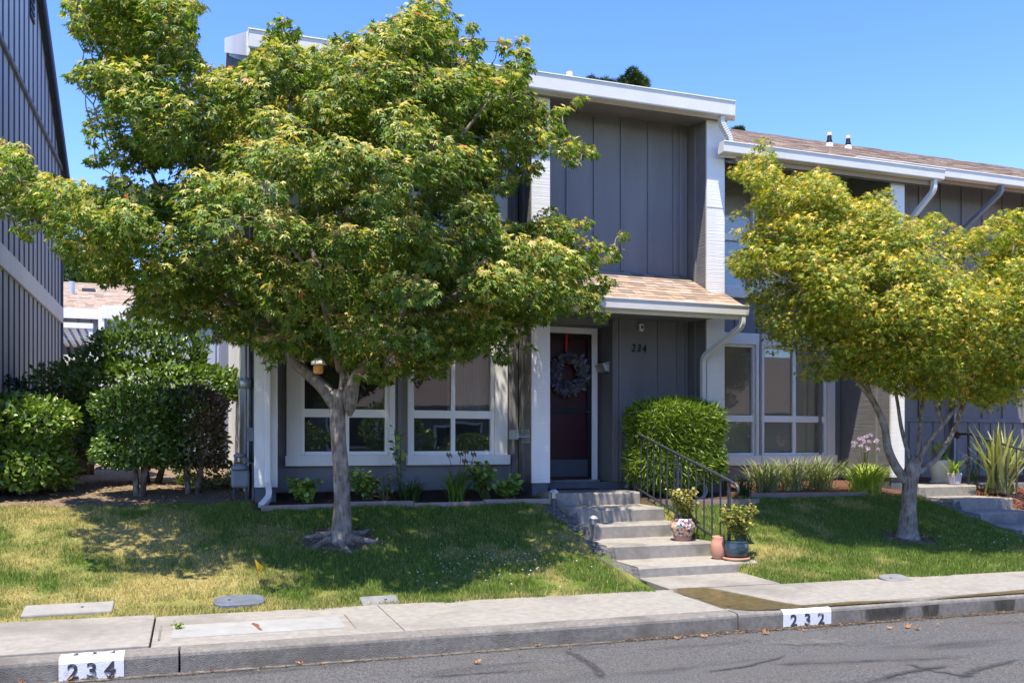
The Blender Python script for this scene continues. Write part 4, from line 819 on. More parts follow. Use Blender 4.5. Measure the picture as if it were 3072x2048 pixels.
# ------------------------------------------------------------------ vegetation
def inpoly(P, x, y):
    c = np.zeros(len(x), bool); n = len(P)
    for i in range(n):
        x0, y0 = P[i]; x1, y1 = P[(i + 1) % n]
        cond = ((y0 > y) != (y1 > y)) & (x < (x1 - x0) * (y - y0) / (y1 - y0 + 1e-9) + x0); c ^= cond
    return c
def edgedist(P, x, y):
    d = np.full(len(x), 1e9); n = len(P)
    for i in range(n):
        a = np.array(P[i], float); b = np.array(P[(i + 1) % n], float); e = b - a; t = np.clip(((x - a[0]) * e[0] + (y - a[1]) * e[1]) / (e @ e), 0, 1); d = np.minimum(d, np.hypot(x - a[0] - t * e[0], y - a[1] - t * e[1]))
    return d
def sphere(n): v = rng.normal(size=(n, 3)); return norm(v)
def crown(parent, P, s0, thick, npads, per, size, tm, palette, limbs, bark_m, maxr=74, squash=.6, twig=.008, extra=(), lean_=0., void=.40, back_=0.):
    x0, y0 = np.min(P, 0); x1, y1 = np.max(P, 0); px = rng.uniform(x0, x1, npads * 6); py = rng.uniform(y0, y1, npads * 6)
    ok = inpoly(P, px, py); px, py = px[ok], py[ok]; d = edgedist(P, px, py); ok = d > 9; px, py, d = px[ok][:npads], py[ok][:npads], d[ok][:npads]; n = len(px)
    half = thick * np.sqrt(np.clip(d / 280, 0, 1)); u = rng.uniform(-1, 1, n); off = np.sign(u) * np.abs(u) ** .7 * half
    vo = vn(px + off * 60, py * 1.15, 1 / 62) * .65 + vn(px, py + off * 40, 1 / 27) * .35; ok = vo > void - .16 * (d < 40); px, py, d, off = px[ok], py[ok], d[ok], off[ok]; n = len(px)
    for a_, b_, r_ in extra:
        k_ = 3; px = np.append(px, a_ + rng.normal(size=k_) * r_ * .25); py = np.append(py, b_ + rng.normal(size=k_) * r_ * .25); d = np.append(d, [r_ * .85] * k_); off = np.append(off, rng.normal(size=k_) * .2)
    n = len(px); s = s0 + off - lean_ * np.clip((430 - px) / 330, 0, 1) + back_ * np.clip((px - 1080) / 300, 0, 1); rpx = np.clip(d * 1.05, 16, maxr) * rng.uniform(.7, 1.0, n); r = rpx / FPX * s
    cen = np.array([PS(a, b, c) for a, b, c in zip(px, py, s)])
    core = np.array(PS((x0 + x1) / 2, (y0 + y1) / 2 + 60, s0))
    C, TP, NR, SZ, TI = [], [], [], [], []
    for i in range(n):
        m_ = max(10, int(per * (r[i] / .38) ** 2)); v = sphere(m_); rad = rng.uniform(.35, 1, m_) ** .5
        p = cen[i] + v * rad[:, None] * r[i] * np.array([1, 1, squash])
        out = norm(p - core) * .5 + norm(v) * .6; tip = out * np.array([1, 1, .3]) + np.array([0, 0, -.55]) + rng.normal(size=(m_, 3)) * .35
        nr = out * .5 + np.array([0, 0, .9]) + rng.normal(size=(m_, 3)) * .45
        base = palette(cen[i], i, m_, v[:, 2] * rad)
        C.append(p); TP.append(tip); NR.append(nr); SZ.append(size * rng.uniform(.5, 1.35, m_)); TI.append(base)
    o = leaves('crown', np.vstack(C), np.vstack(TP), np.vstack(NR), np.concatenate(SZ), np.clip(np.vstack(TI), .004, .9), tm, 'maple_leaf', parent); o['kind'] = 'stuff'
    # boughs: traced limbs, then a twig to every pad
    mb = MB(); nodes_ = []
    for pts, r0, r1 in limbs:
        P3 = [Vector(q) for q in pts]; out = []; nseg = 6
        for k in range((len(P3) - 1) * nseg + 1):
            t = k / nseg; i = min(int(t), len(P3) - 2); f = t - i; p0 = P3[max(i - 1, 0)]; p1 = P3[i]; p2 = P3[i + 1]; p3 = P3[min(i + 2, len(P3) - 1)]
            out.append(.5 * ((2 * p1) + (p2 - p0) * f + (2 * p0 - 5 * p1 + 4 * p2 - p3) * f * f + (-p0 + 3 * p1 - 3 * p2 + p3) * f ** 3))
        rr = [r0 + (r1 - r0) * (k / (len(out) - 1)) ** .8 for k in range(len(out))]; mb.tube(out, rr, 10); nodes_ += out[len(out) // 3:]
    NA = np.array([tuple(q) for q in nodes_]); order = np.argsort([np.min(np.linalg.norm(NA - c, axis=1)) for c in cen])
    for i in order:                                         # each twig grows from the nearest wood already there
        c = cen[i]; dd = np.linalg.norm(NA - c, axis=1) + np.clip(NA[:, 2] - c[2], 0, 9) * 1.2; j = int(np.argmin(dd)); a = Vector(NA[j]); b = Vector(c); L = (b - a).length
        if L < .12: continue
        q = [a.lerp(b, t) + Vector((0, 0, .10 * L * math.sin(math.pi * t))) + Vector(rng.normal(size=3)) * .05 * L * (0 < t < 1) for t in (0, .25, .5, .75, 1)]
        r0 = twig * (.7 + .5 * min(L, 1.6)); mb.tube(q, [r0, r0 * .85, r0 * .7, r0 * .5, r0 * .3], 5); NA = np.vstack([NA, [tuple(p) for p in q[1:]]])
    bo = mb.build('boughs', bark_m, parent, True); return bo
def mixpal(cols, wts, m_): k = rng.choice(len(cols), m_, p=np.array(wts) / sum(wts)); return np.array(cols)[k] * rng.uniform(.75, 1.3, (m_, 1))
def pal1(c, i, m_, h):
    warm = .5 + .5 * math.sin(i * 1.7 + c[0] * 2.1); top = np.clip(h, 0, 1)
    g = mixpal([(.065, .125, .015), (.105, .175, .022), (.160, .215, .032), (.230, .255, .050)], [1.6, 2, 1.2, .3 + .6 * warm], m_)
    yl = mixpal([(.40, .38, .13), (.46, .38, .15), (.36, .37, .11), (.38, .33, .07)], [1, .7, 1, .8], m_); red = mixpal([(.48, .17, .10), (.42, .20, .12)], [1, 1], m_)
    a = (rng.random(m_) < (.04 + .88 / (1 + np.exp(-(top - .62 + .28 * warm) * 11))))[:, None]; b = (rng.random(m_) < .004 + .16 * np.clip(top - .45, 0, 1) * 2 * warm)[:, None]  # pad tops paler: new growth, plus sunlit highlights put into the leaf colour
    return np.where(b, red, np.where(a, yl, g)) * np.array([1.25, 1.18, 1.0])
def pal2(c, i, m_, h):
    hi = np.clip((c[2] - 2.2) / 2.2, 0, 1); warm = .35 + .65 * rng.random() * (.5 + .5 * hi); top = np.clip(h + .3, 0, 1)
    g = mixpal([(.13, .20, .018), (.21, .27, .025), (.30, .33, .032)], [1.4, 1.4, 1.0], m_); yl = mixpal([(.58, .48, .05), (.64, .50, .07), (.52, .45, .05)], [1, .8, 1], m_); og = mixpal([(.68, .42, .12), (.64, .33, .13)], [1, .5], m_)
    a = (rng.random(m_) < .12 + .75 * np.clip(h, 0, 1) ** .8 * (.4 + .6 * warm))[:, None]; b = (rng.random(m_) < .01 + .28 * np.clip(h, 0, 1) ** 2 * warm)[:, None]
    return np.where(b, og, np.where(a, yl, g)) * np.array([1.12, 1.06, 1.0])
P1 = [(-40, 300), (40, 315), (140, 385), (225, 410), (255, 395), (195, 340), (180, 300), (215, 235), (150, 180), (195, 125), (140, 60), (150, -60), (475, -60), (455, 110), (480, 140), (530, 135), (560, 140), (590, 90), (620, 40), (655, 22), (690, 60), (690, 95), (740, 95), (790, 70), (830, 60), (880, 40), (930, -20), (1040, -20), (1052, 80), (1075, 40), (1095, 35), (1110, 100), (1125, 140), (1150, 80), (1195, 68), (1215, 110), (1236, 150), (1215, 200), (1250, 225), (1330, 205), (1345, 260), (1300, 290), (1355, 330), (1384, 372), (1330, 388), (1250, 372), (1262, 420), (1215, 445), (1150, 460), (1150, 500), (1200, 500), (1260, 450), (1310, 490), (1380, 490), (1400, 560), (1450, 518), (1432, 590), (1395, 610), (1418, 650), (1380, 700), (1402, 742), (1330, 732), (1280, 745), (1240, 795), (1215, 820), (1165, 850), (1120, 825), (1050, 840), (1000, 890), (940, 855), (890, 890), (850, 912), (815, 880), (760, 850), (700, 830), (650, 822), (615, 862), (570, 800), (480, 790), (400, 770), (320, 750), (250, 722), (300, 680), (240, 670), (160, 640), (130, 590), (60, 550), (0, 525), (-40, 520)]
MT1 = root('maple_tree', 'large green maple with broad spreading crown on the left lawn', 'tree', tuple(TREE1))
s1 = 9.35
def L1(l, d0=0, d1=0): n = len(l); return [PS(x, y, s1 + d0 + (d1 - d0) * k / (n - 1)) for k, (x, y) in enumerate(l)]
lim1 = [(L1([(776, 935), (745, 892), (712, 862), (672, 825), (610, 720), (540, 590), (500, 470), (470, 350), (430, 230)], 0, .5), .085, .02),
        (L1([(780, 930), (788, 890), (786, 830), (755, 690), (700, 520), (690, 400), (660, 200)], 0, .6), .06, .015),
        (L1([(795, 925), (815, 870), (855, 815), (905, 760), (950, 620), (985, 455), (965, 330), (960, 160)], 0, -.5), .075, .018),
        (L1([(985, 455), (1010, 400), (1070, 300), (1150, 200)], -.3, 0), .035, .012), (L1([(905, 760), (1010, 700), (1150, 620), (1290, 600)], -.2, .9), .04, .012),
        (L1([(640, 770), (520, 690), (360, 600), (180, 520), (60, 430)], .1, -1.3), .04, .012), (L1([(780, 850), (760, 760), (720, 640), (660, 560)], -.1, -1.7), .04, .012), (L1([(855, 815), (900, 720), (960, 640), (1000, 560)], .1, 1.8), .04, .012), (L1([(700, 800), (620, 700), (560, 600)], 0, -1.6), .035, .01), (L1([(560, 640), (420, 520), (330, 350), (300, 150)], .2, 1.0), .035, .01)]
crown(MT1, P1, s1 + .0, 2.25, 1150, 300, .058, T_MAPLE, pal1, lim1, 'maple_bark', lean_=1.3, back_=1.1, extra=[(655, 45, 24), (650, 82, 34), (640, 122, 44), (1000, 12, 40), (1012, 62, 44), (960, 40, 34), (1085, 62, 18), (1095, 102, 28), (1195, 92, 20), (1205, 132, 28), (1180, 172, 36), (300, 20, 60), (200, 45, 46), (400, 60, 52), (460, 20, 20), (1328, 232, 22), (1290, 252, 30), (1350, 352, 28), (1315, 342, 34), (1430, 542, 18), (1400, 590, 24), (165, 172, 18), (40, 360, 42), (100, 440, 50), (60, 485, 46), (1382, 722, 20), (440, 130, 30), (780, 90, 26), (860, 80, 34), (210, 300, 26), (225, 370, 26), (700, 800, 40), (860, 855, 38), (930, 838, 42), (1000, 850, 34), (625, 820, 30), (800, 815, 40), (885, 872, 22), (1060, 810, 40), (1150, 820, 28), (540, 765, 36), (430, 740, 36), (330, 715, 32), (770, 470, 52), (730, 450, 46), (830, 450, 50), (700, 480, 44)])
tk = [PS(785, 1243, s1) + Vector((0, 0, -.12)), PS(784, 1215, s1), PS(785, 1150, s1), PS(783, 1080, s1), PS(778, 1010, s1), PS(776, 960, s1), PS(778, 925, s1), PS(782, 895, s1)]
def trunk(parent, pts, rads, m_, lump=.006):
    P3 = [Vector(p) for p in pts]; out = []; rr = []; ns = 8
    for k in range((len(P3) - 1) * ns + 1):
        t = k / ns; i = min(int(t), len(P3) - 2); f = t - i; p0 = P3[max(i - 1, 0)]; p1 = P3[i]; p2 = P3[i + 1]; p3 = P3[min(i + 2, len(P3) - 1)]
        out.append(.5 * ((2 * p1) + (p2 - p0) * f + (2 * p0 - 5 * p1 + 4 * p2 - p3) * f * f + (-p0 + 3 * p1 - 3 * p2 + p3) * f ** 3)); rr.append(rads[i] + (rads[i + 1] - rads[i]) * f)
    mb = MB(); mb.tube(out, rr, 20)
    nv = len(mb.v)
    for q in range(nv):
        x, y, z = mb.v[q]; c = out[q // 20]; d = Vector((x, y, z)) - c; j = q % 20; f = 1 + .05 * math.sin(3 * j / 20 * 2 * math.pi + z * 3) + .05 * (float(vn(j * .9, z * 5, 1)) - .5)
        mb.v[q] = tuple(c + d * f)
    return mb.build('trunk', m_, parent, True)
tr = trunk(MT1, tk, [.18, .108, .085, .080, .079, .082, .09, .065], 'maple_bark')
kn = MB(); kp = [PS(803, 955, s1 - .06), PS(804, 935, s1 - .08), PS(806, 905, s1 - .075), PS(810, 880, s1 - .03), PS(822, 860, s1)]; kn.tube(kp, [.02, .065, .078, .072, .05], 14); kn.build('pruned_collar', 'maple_bark', tr, True)
for k in range(6):                                          # surface roots
    a = k * 1.05 + .3; c = TREE1; rp = []
    for j in range(5):
        rr_ = .08 + j * .10; x, y = c.x + math.cos(a + j * .1) * rr_, c.y + math.sin(a + j * .1) * rr_ * .8; rp.append((x, y, float(gz(np.array(x), np.array(y))) + .03 - j * .012))
    MB().tube(rp, [.055, .045, .035, .025, .012], 8).build('root', 'maple_bark', tr, True)

P2 = [(1648, 388), (1700, 365), (1725, 330), (1755, 308), (1785, 345), (1800, 392), (1850, 375), (1900, 380), (1945, 412), (1960, 445), (2000, 430), (2050, 422), (2062, 480), (2100, 492), (2150, 478), (2180, 500), (2225, 522), (2260, 492), (2300, 480), (2420, 460), (2500, 650), (2450, 880), (2352, 905), (2300, 945), (2240, 940), (2180, 925), (2120, 925), (2060, 915), (2000, 895), (1960, 875), (1900, 885), (1850, 895), (1800, 880), (1830, 830), (1780, 795), (1735, 762), (1722, 710), (1700, 650), (1662, 622), (1668, 575), (1700, 560), (1668, 525), (1735, 500), (1682, 480), (1728, 450)]
MT2 = root('maple_tree', 'smaller yellow green maple with forked trunk on the right lawn', 'tree', tuple(TREE2))
s2 = 11.0
def L2(l, d0=0, d1=0): n = len(l); return [PS(x, y, s2 + d0 + (d1 - d0) * k / (n - 1)) for k, (x, y) in enumerate(l)]
lim2 = [(L2([(2083, 1105), (2058, 1072), (2040, 1030), (2030, 975), (2002, 915), (1962, 865), (1905, 760), (1840, 600), (1780, 440)], 0, -.2), .066, .012),
        (L2([(2100, 1075), (2086, 1040), (2070, 980), (2058, 905), (2030, 780), (2000, 640), (1990, 500)], 0, .4), .032, .010),
        (L2([(2104, 1075), (2112, 1000), (2118, 930), (2130, 830), (2110, 680), (2060, 520)], 0, .5), .033, .010),
        (L2([(2106, 1080), (2122, 1030), (2165, 975), (2200, 930), (2250, 840), (2300, 700), (2330, 560)], 0, -.4), .036, .010),
        (L2([(2108, 1085), (2150, 1052), (2185, 1000), (2212, 930), (2225, 880), (2330, 760), (2420, 620)], 0, .3), .044, .010),
        (L2([(2002, 915), (1960, 800), (1900, 700), (1760, 620)], -.1, -.8), .028, .01), (L2([(2118, 930), (2150, 820), (2200, 700), (2190, 560)], .2, 1.0), .028, .01), (L2([(2165, 975), (2120, 850), (2060, 760), (1960, 700)], -.1, -1.2), .028, .01), (L2([(2040, 850), (1980, 720), (1900, 560), (1880, 440)], .2, .8), .025, .01)]
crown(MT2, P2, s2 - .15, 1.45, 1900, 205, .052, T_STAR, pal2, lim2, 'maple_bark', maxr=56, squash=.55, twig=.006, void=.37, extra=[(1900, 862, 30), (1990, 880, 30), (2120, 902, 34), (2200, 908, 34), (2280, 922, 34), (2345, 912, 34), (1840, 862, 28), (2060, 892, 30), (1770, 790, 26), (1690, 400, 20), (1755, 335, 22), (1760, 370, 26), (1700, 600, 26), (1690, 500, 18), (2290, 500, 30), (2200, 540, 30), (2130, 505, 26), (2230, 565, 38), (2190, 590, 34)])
tr2 = trunk(MT2, [PS(2086, 1240, s2) + Vector((0, 0, -.12)), PS(2086, 1215, s2), PS(2087, 1160, s2), PS(2090, 1110, s2), PS(2096, 1075, s2), PS(2104, 1050, s2)], [.19, .115, .088, .088, .095, .05], 'maple_bark')

def bush(name, label, cat, c, rad, n, size, cols, wts, stems=3, box=1.0, tm=T_OVAL, droop=-.1, group=None, trunkh=.4, brown=None, m_='hedge_leaf', rough=.12):
    r = root(name, label, cat, (c[0], c[1], c[2]), group); c = np.array(c, float) + np.array([0, 0, rad[2] + trunkh]); v = sphere(n)
    q = np.sign(v) * np.abs(v) ** box; q = q / np.maximum(np.abs(q).max(1, keepdims=True), 1e-6) * (np.abs(q).max(1, keepdims=True)) if box == 1 else norm(v) / (np.sum(np.abs(norm(v)) ** (2 / box), axis=1, keepdims=True) ** (box / 2))
    bumps = 1 + rough * (np.sin(v[:, 0] * 5 + c[0]) * np.sin(v[:, 1] * 5 + 1) + np.sin(v[:, 2] * 7 + c[1]))[:, None]; dep = rng.uniform(.45, 1.0, (n, 1)) ** .33
    p = c + q * dep * bumps * np.array(rad); tip = v * .7 + rng.normal(size=(n, 3)) * .6 + np.array([0, 0, .35 + droop]); nr = v * .8 + rng.normal(size=(n, 3)) * .5 + np.array([0, 0, .5])
    ti = mixpal(cols, wts, n)
    if brown is not None:
        msk = brown(p) > rng.random(n); ti = np.where(msk[:, None], mixpal([(.16, .09, .055), (.24, .14, .085), (.11, .07, .045)], [1, 1, 1], n), ti)
    o = leaves('foliage', p, tip, nr, size * rng.uniform(.6, 1.3, n), ti, tm, m_, r); o['kind'] = 'stuff'
    g0 = c[2] - rad[2] - trunkh
    for k in range(stems):
        a = k * 2.4 + c[0]; bx_, by_ = c[0] + math.cos(a) * .025 * stems, c[1] + math.sin(a) * .03; mb = MB(); tx, ty = c[0] + math.cos(a) * rad[0] * .6, c[1] + math.sin(a) * rad[1] * .5
        mb.tube([(bx_, by_, g0 - .08), (bx_ + (tx - bx_) * .2, by_ + (ty - by_) * .2, g0 + trunkh * .7), (bx_ + (tx - bx_) * .6, by_ + (ty - by_) * .6, c[2] - rad[2] * .4), (tx, ty, c[2] + rad[2] * .5)], [.045, .034, .024, .010], 8); mb.build('stem', 'shrub_bark', r, True)
    return r
GR = [(.08, .15, .024), (.12, .20, .03), (.18, .26, .045), (.055, .11, .02)]
lb = PZ(60, 1108, 1.02)
bush('shrub', 'rounded bright green shrub in front of the blue grey wall', 'shrub', (PY(52, 1000, 11.6).x, 11.6, .98), (.50, .52, .54), 9000, .075, [(.14, .23, .03), (.20, .29, .045), (.10, .17, .025), (.26, .29, .07)], [2, 1.6, 1, .4], 3, .55, trunkh=.06)
cB = PY(316, 1000, 11.35); cB2 = PY(446, 1000, 11.45)
bush('shrub', 'clipped glossy green shrub on dark stems left of the gas meter', 'shrub', (cB.x, 11.35, .95), (.43, .38, .50), 9500, .055, GR, [2, 2, .8, 1.2], 2, .5, trunkh=.30)
bush('shrub', 'half dead clipped shrub with brown leaves next to the gas meter', 'shrub', (cB2.x - .02, 11.45, .95), (.35, .38, .50), 6500, .048, [(.07, .12, .025), (.10, .16, .03), (.05, .09, .02)], [1, 1, 1], 2, .5, trunkh=.30, brown=lambda p: np.clip((p[:, 0] - cB2.x + .18) * 2.6, 0, .92) * np.clip(1.25 - (p[:, 2] - 1.5) * .4, 0.2, 1))
cC = PY(335, 820, 13.2)
bush('shrub', 'tall loose green shrub behind the clipped shrubs', 'shrub', (cC.x + .05, 13.2, 1.05), (1.12, .6, .80), 13000, .085, [(.085, .15, .026), (.13, .21, .035), (.20, .27, .055)], [1.5, 1.5, .7], 4, .85, trunkh=.40, rough=.22)
bush('shrub', 'dark low shrub peeking over the rounded shrub at far left', 'shrub', (PY(30, 880, 12.6).x, 12.6, 1.0), (.35, .4, .55), 2500, .06, [(.03, .06, .03), (.045, .08, .035)], [1, 1], 2, .8, trunkh=.25)
bush('clipped_shrub', 'boxy feathery green shrub beside the porch handrail', 'shrub', (6.13, 10.66, .84), (.60, .36, .60), 36000, .115, [(.14, .22, .02), (.21, .31, .03), (.31, .40, .055), (.09, .15, .015)], [2, 2, 1.3, .8], 4, .5, tm=T_NARROW, droop=-.35, trunkh=.09, rough=.06)
bush('shrub', 'low green weeds under the clipped shrubs by white panel', 'shrub', (PY(500, 1080, 12.2).x, 12.2, 1.0), (.5, .5, .16), 1800, .05, [(.14, .20, .04), (.20, .24, .05)], [1, 1], 2, .9, trunkh=.0)
for k, (xx, yy, hh) in enumerate(((3, -12.5, 1.1), (7.5, -12, 1.5), (11, -12.8, .9), (17, -12.2, 1.2), (24, -12.5, 1.4))):
    bush('hedge_shrub', 'shrub across the street mirrored in the panes', 'shrub', (xx, yy, 0), (1.5, .9, hh), 3500, .16, GR, [1, 1, 1, 1], 3, .7, trunkh=.1, group='shrubs across the street')
# trees behind the roofs
def conifer(px, pw, ytop, Y, label):
    q = PY(px, ytop, Y); r = root('conifer_tree', label, 'tree', (q.x, Y, 1.0)); hgt = q.z - 1; n = 14000; t = rng.random(n) ** .5; a = rng.uniform(0, 6.283, n); wd = pw / FPX * Y * .55
    rr = wd * (1.0 - .0 * t) * np.sqrt(rng.random(n)) * (1.15 - t * .75) * (.55 + .6 * vn(t * 14, a * 1.6, 1)); p = np.stack([q.x + rr * np.cos(a), Y + rr * np.sin(a), 1 + hgt * (.35 + .65 * t) + (vn(rr * np.cos(a) * 1.3, rr * np.sin(a) * 1.3 + Y, 1) - .8) * 1.1], -1)
    tip = np.stack([np.cos(a), np.sin(a), .5 + 0 * a], -1) + rng.normal(size=(n, 3)) * .5; o = leaves('crown', p, tip, rng.normal(size=(n, 3)) + [0, 0, 1], np.full(n, .26) * rng.uniform(.6, 1.2, n), mixpal([(.035, .07, .02), (.055, .10, .03), (.08, .12, .04)], [1, 1, 1], n), T_STAR, 'conifer', r); o['kind'] = 'stuff'
    MB().tube([(q.x, Y, .5), (q.x, Y, 1 + hgt * .9)], [.35, .08], 10).build('trunk', 'shrub_bark', r, True)
conifer(1375, 210, 181, 40, 'dark treetop just above the high roof, left of two'); conifer(1452, 210, 175, 41, 'dark treetop just above the high roof, right of two'); conifer(1696, 60, 284, 42, 'small dark treetop behind the lower roof near the white elbow pipe')
conifer(225, 330, 560, 52, 'dense dark tree behind the distant tan roof')

# grass blades
n = 430000; gxp = rng.uniform(-6.5, 12.2, n * 2); gyp = rng.uniform(7.0, 10.95, n * 2)
okk = (gyp > yb(gxp) + .03 - .075 * vn(gxp, gyp * 0, 7) * vn(gxp, gyp * 0 + 5, 1.7) * 1.6)
for a, b in SX: okk &= ~((gxp > a - .10 - .12 * vn(gyp * 3, gxp * 0 + a, 1)) & (gxp < b + .02) & (gyp < 10.5))
okk &= ~((gxp > .62) & (gyp > 10.27)); okk &= ~((gxp > 5.45) & (gxp < 6.85) & (gyp > 10.05)); okk &= ~((gxp > 6.8) & (gyp > 10.3)); okk &= ~((gxp > 11.1) & (gyp > 8.8))
okk &= (gyp < 10.75 + (fbm(gxp, gyp, 2) - .5) * .5)
for t, rr in ((TREE1, .38), (TREE2, .33)): okk &= np.hypot(gxp - t.x, (gyp - t.y) * 1.3) + (fbm(gxp, gyp, 4) - .5) * .35 > rr
LIDS = [(158, 1405, 100, 15, 'm'), (550, 1384, 60, 14, 'o'), (873, 1376, 46, 14, 's'), (2057, 1315, 38, 6, 'r')]
for px, py, hw, hh, _ in LIDS:
    c = PZ(px, py, .19 if py > 1330 else .235); e = PZ(px + hw, py, .19); okk &= ~((np.abs(gxp - c.x) < abs(e.x - c.x) * .92) & (np.abs(gyp - c.y) < .10))
gxp, gyp = gxp[okk][:n], gyp[okk][:n]; n = len(gxp); gzp = np.maximum(gz(gxp, gyp), .166); dry = dryness(gxp, gyp)
keep = rng.random(n) > dry * .45 + np.clip((fbm(gxp + 7, gyp, 5) - .58) * 6, 0, .8); gxp, gyp, gzp, dry = gxp[keep], gyp[keep], gzp[keep], dry[keep]; n = len(gxp)
hgt = rng.uniform(.018, .044, n) * (1.1 - .35 * dry) * (.45 + 1.2 * fbm(gxp, gyp, 6)); ang = rng.uniform(0, 6.283, n); lean = rng.uniform(.1, .8, n) * hgt; la = rng.uniform(0, 6.283, n); bw = rng.uniform(.0025, .0048, n)
b0 = np.stack([gxp - np.cos(ang) * bw, gyp - np.sin(ang) * bw, gzp - .004], -1); b1 = np.stack([gxp + np.cos(ang) * bw, gyp + np.sin(ang) * bw, gzp - .004], -1); tp = np.stack([gxp + np.cos(la) * lean, gyp + np.sin(la) * lean, gzp + hgt], -1)
V = np.stack([b0, b1, tp], 1).reshape(-1, 3); ti = lawn_tint(gxp, gyp); isd = rng.random(n) < .06 + .45 * dry; ti = np.where(isd[:, None], np.array([.46, .40, .16]), ti) * rng.uniform(.65, 1.35, (n, 1))
gr = fastmesh('grass', V, np.arange(3 * n).reshape(-1, 3), 'grass_blade', None, np.repeat(ti, 3, 0)); tag(gr, 'patchy green and straw coloured lawn grass on the slope', 'grass', kind='stuff')
# tiny white clover heads in the lawn
n = 260; cx = np.concatenate([rng.normal(2.9, .55, 200), rng.normal(9.2, .3, 60)]); cy = np.concatenate([rng.normal(8.55, .3, 200), rng.normal(8.3, .25, 60)]); ok = (cy > yb(cx) + .1) & (cx < 4.0) | (cx > 8); cx, cy = cx[ok], cy[ok]; n = len(cx)
c = np.stack([cx, cy, gz(cx, cy) + .05], -1); o = leaves('clover', c, rng.normal(size=(n, 3)), np.tile([0, 0, 1.], (n, 1)), np.full(n, .018), np.tile([.7, .72, .66], (n, 1)), T_STAR, 'petal'); tag(o, 'tiny white clover heads scattered in the shaded lawn', 'clover', kind='stuff')

# strap-leaved clumps and leafy bed plants
def straps(name, label, cat, c, n, h, spread, cols, wts, wd=.012, group=None, droop=.5, flower=None):
    r = root(name, label, cat, tuple(c), group); V = []; T = []; TI = []; K = 6
    col = mixpal(cols, wts, n)
    for i in range(n):
        a = rng.uniform(0, 6.283); hh = h * rng.uniform(.6, 1.1); sp = spread * rng.uniform(.25, 1.1); w_ = wd * rng.uniform(.6, 1.2); bx_, by_ = c[0] + rng.normal() * spread * .14, c[1] + rng.normal() * spread * .14; b0 = len(V)
        sx_, sy_ = -math.sin(a) * w_, math.cos(a) * w_
        for k in range(K):
            t = k / (K - 1); rad = sp * t ** 1.4; z = c[2] - .03 + hh * (t * (1 + droop) - droop * t ** 2.6 * 1.1); f = (1 - t ** 3) if k < K - 1 else .06
            V += [(bx_ + math.cos(a) * rad - sx_ * f, by_ + math.sin(a) * rad - sy_ * f, z), (bx_ + math.cos(a) * rad + sx_ * f, by_ + math.sin(a) * rad + sy_ * f, z)]; TI += [col[i]] * 2
        for k in range(K - 1): q = b0 + 2 * k; T.append((q, q + 1, q + 3, q + 2))
    o = fastmesh('foliage', np.array(V), np.array(T), 'grass_blade', r, np.array(TI)); o['kind'] = 'stuff'
    if flower:
        nfl, fh, fc, sz = flower
        for i in range(nfl):
            a = rng.uniform(0, 6.283); tx, ty = c[0] + math.cos(a) * spread * rng.uniform(.1, .8), c[1] + math.sin(a) * spread * rng.uniform(.1, .7); tz = c[2] + fh * rng.uniform(.75, 1.1); s_ = MB().tube([(c[0], c[1], c[2]), ((c[0] + tx) / 2, (c[1] + ty) / 2, c[2] + (tz - c[2]) * .6), (tx, ty, tz)], .0035, 5).build('flower_stalk', 'stalk', r)
            m_ = 26; v = sphere(m_); leaves('flower_head', np.array([tx, ty, tz]) + v * sz * .4, v, rng.normal(size=(m_, 3)), np.full(m_, sz * .7), mixpal(fc, [1] * len(fc), m_), T_STAR, 'petal', s_)
    return r
mat('stalk', (.07, .10, .03), (.11, .13, .04), 20, .7); mat('dry_stalk', (.12, .085, .05), (.17, .12, .07), 20, .8)
def gpt(px, Y, dz=0): x = PY(px, 1100, Y).x; return (x, Y, float(gz(np.array([x]), np.array([Y]))[0]) + dz)
SG = [(.08, .15, .025), (.12, .20, .03), (.16, .24, .045)]; GG = [(.24, .29, .11), (.38, .38, .20), (.48, .43, .26), (.18, .23, .09)]
d1 = straps('daylily', 'arching green daylily clump with dry seed stalks under right window', 'plant', gpt(1045, 10.58), 90, .42, .34, SG, [1, 1, 1])
for k in range(5):
    c = gpt(1045, 10.58); px, py = [(1032, 1048), (1058, 1045), (1070, 1040), (1088, 1046), (1068, 1062)][k]; e = PY(px, py, 10.55 + .03 * k); st = MB().tube([c, ((c[0] + e.x) / 2 + .02, c[1], (c[2] + e.z) / 2), tuple(e)], .004, 5).build('seed_stalk', 'dry_stalk', d1)
    for j in range(4): MB().lathe([(.003, 0), (.011, .02), (.009, .04), (.002, .055)], (e.x + .018 * (j - 1.5), e.y, e.z - .02 * (j % 2)), 7).build('seed_pod', 'dry_stalk', st)
straps('daylily', 'small dark strap leaved clump between tree trunk and daylily', 'plant', gpt(945, 10.6), 60, .30, .30, [(.05, .09, .02), (.08, .13, .03)], [1, 1])
for k, (px, Y, lab) in enumerate(((1762, 10.85, 'grey green grass clump under the neighbour window, leftmost of three'), (1822, 10.9, 'grey green grass clump under the neighbour window, middle of three'), (1882, 10.95, 'grey green grass clump under the neighbour window, rightmost of three'))):
    straps('grass_clump', lab, 'plant', gpt(px, Y), 230, .50, .52, GG, [1.3, 1, .7, 1], .007, 'grass clumps under the window', .25)
straps('grass_clump', 'small dark grass clump at the foot of the handrail', 'plant', gpt(1712, 10.5), 90, .32, .25, [(.04, .07, .02), (.06, .10, .03)], [1, 1], .007, None, .3)
straps('grass_clump', 'bright lime green strap clump with lavender flowers beside right tree', 'plant', gpt(1990, 10.45), 400, .46, .58, [(.30, .40, .045), (.36, .45, .06), (.44, .48, .11)], [1, 1.2, .8], .008, None, .55)
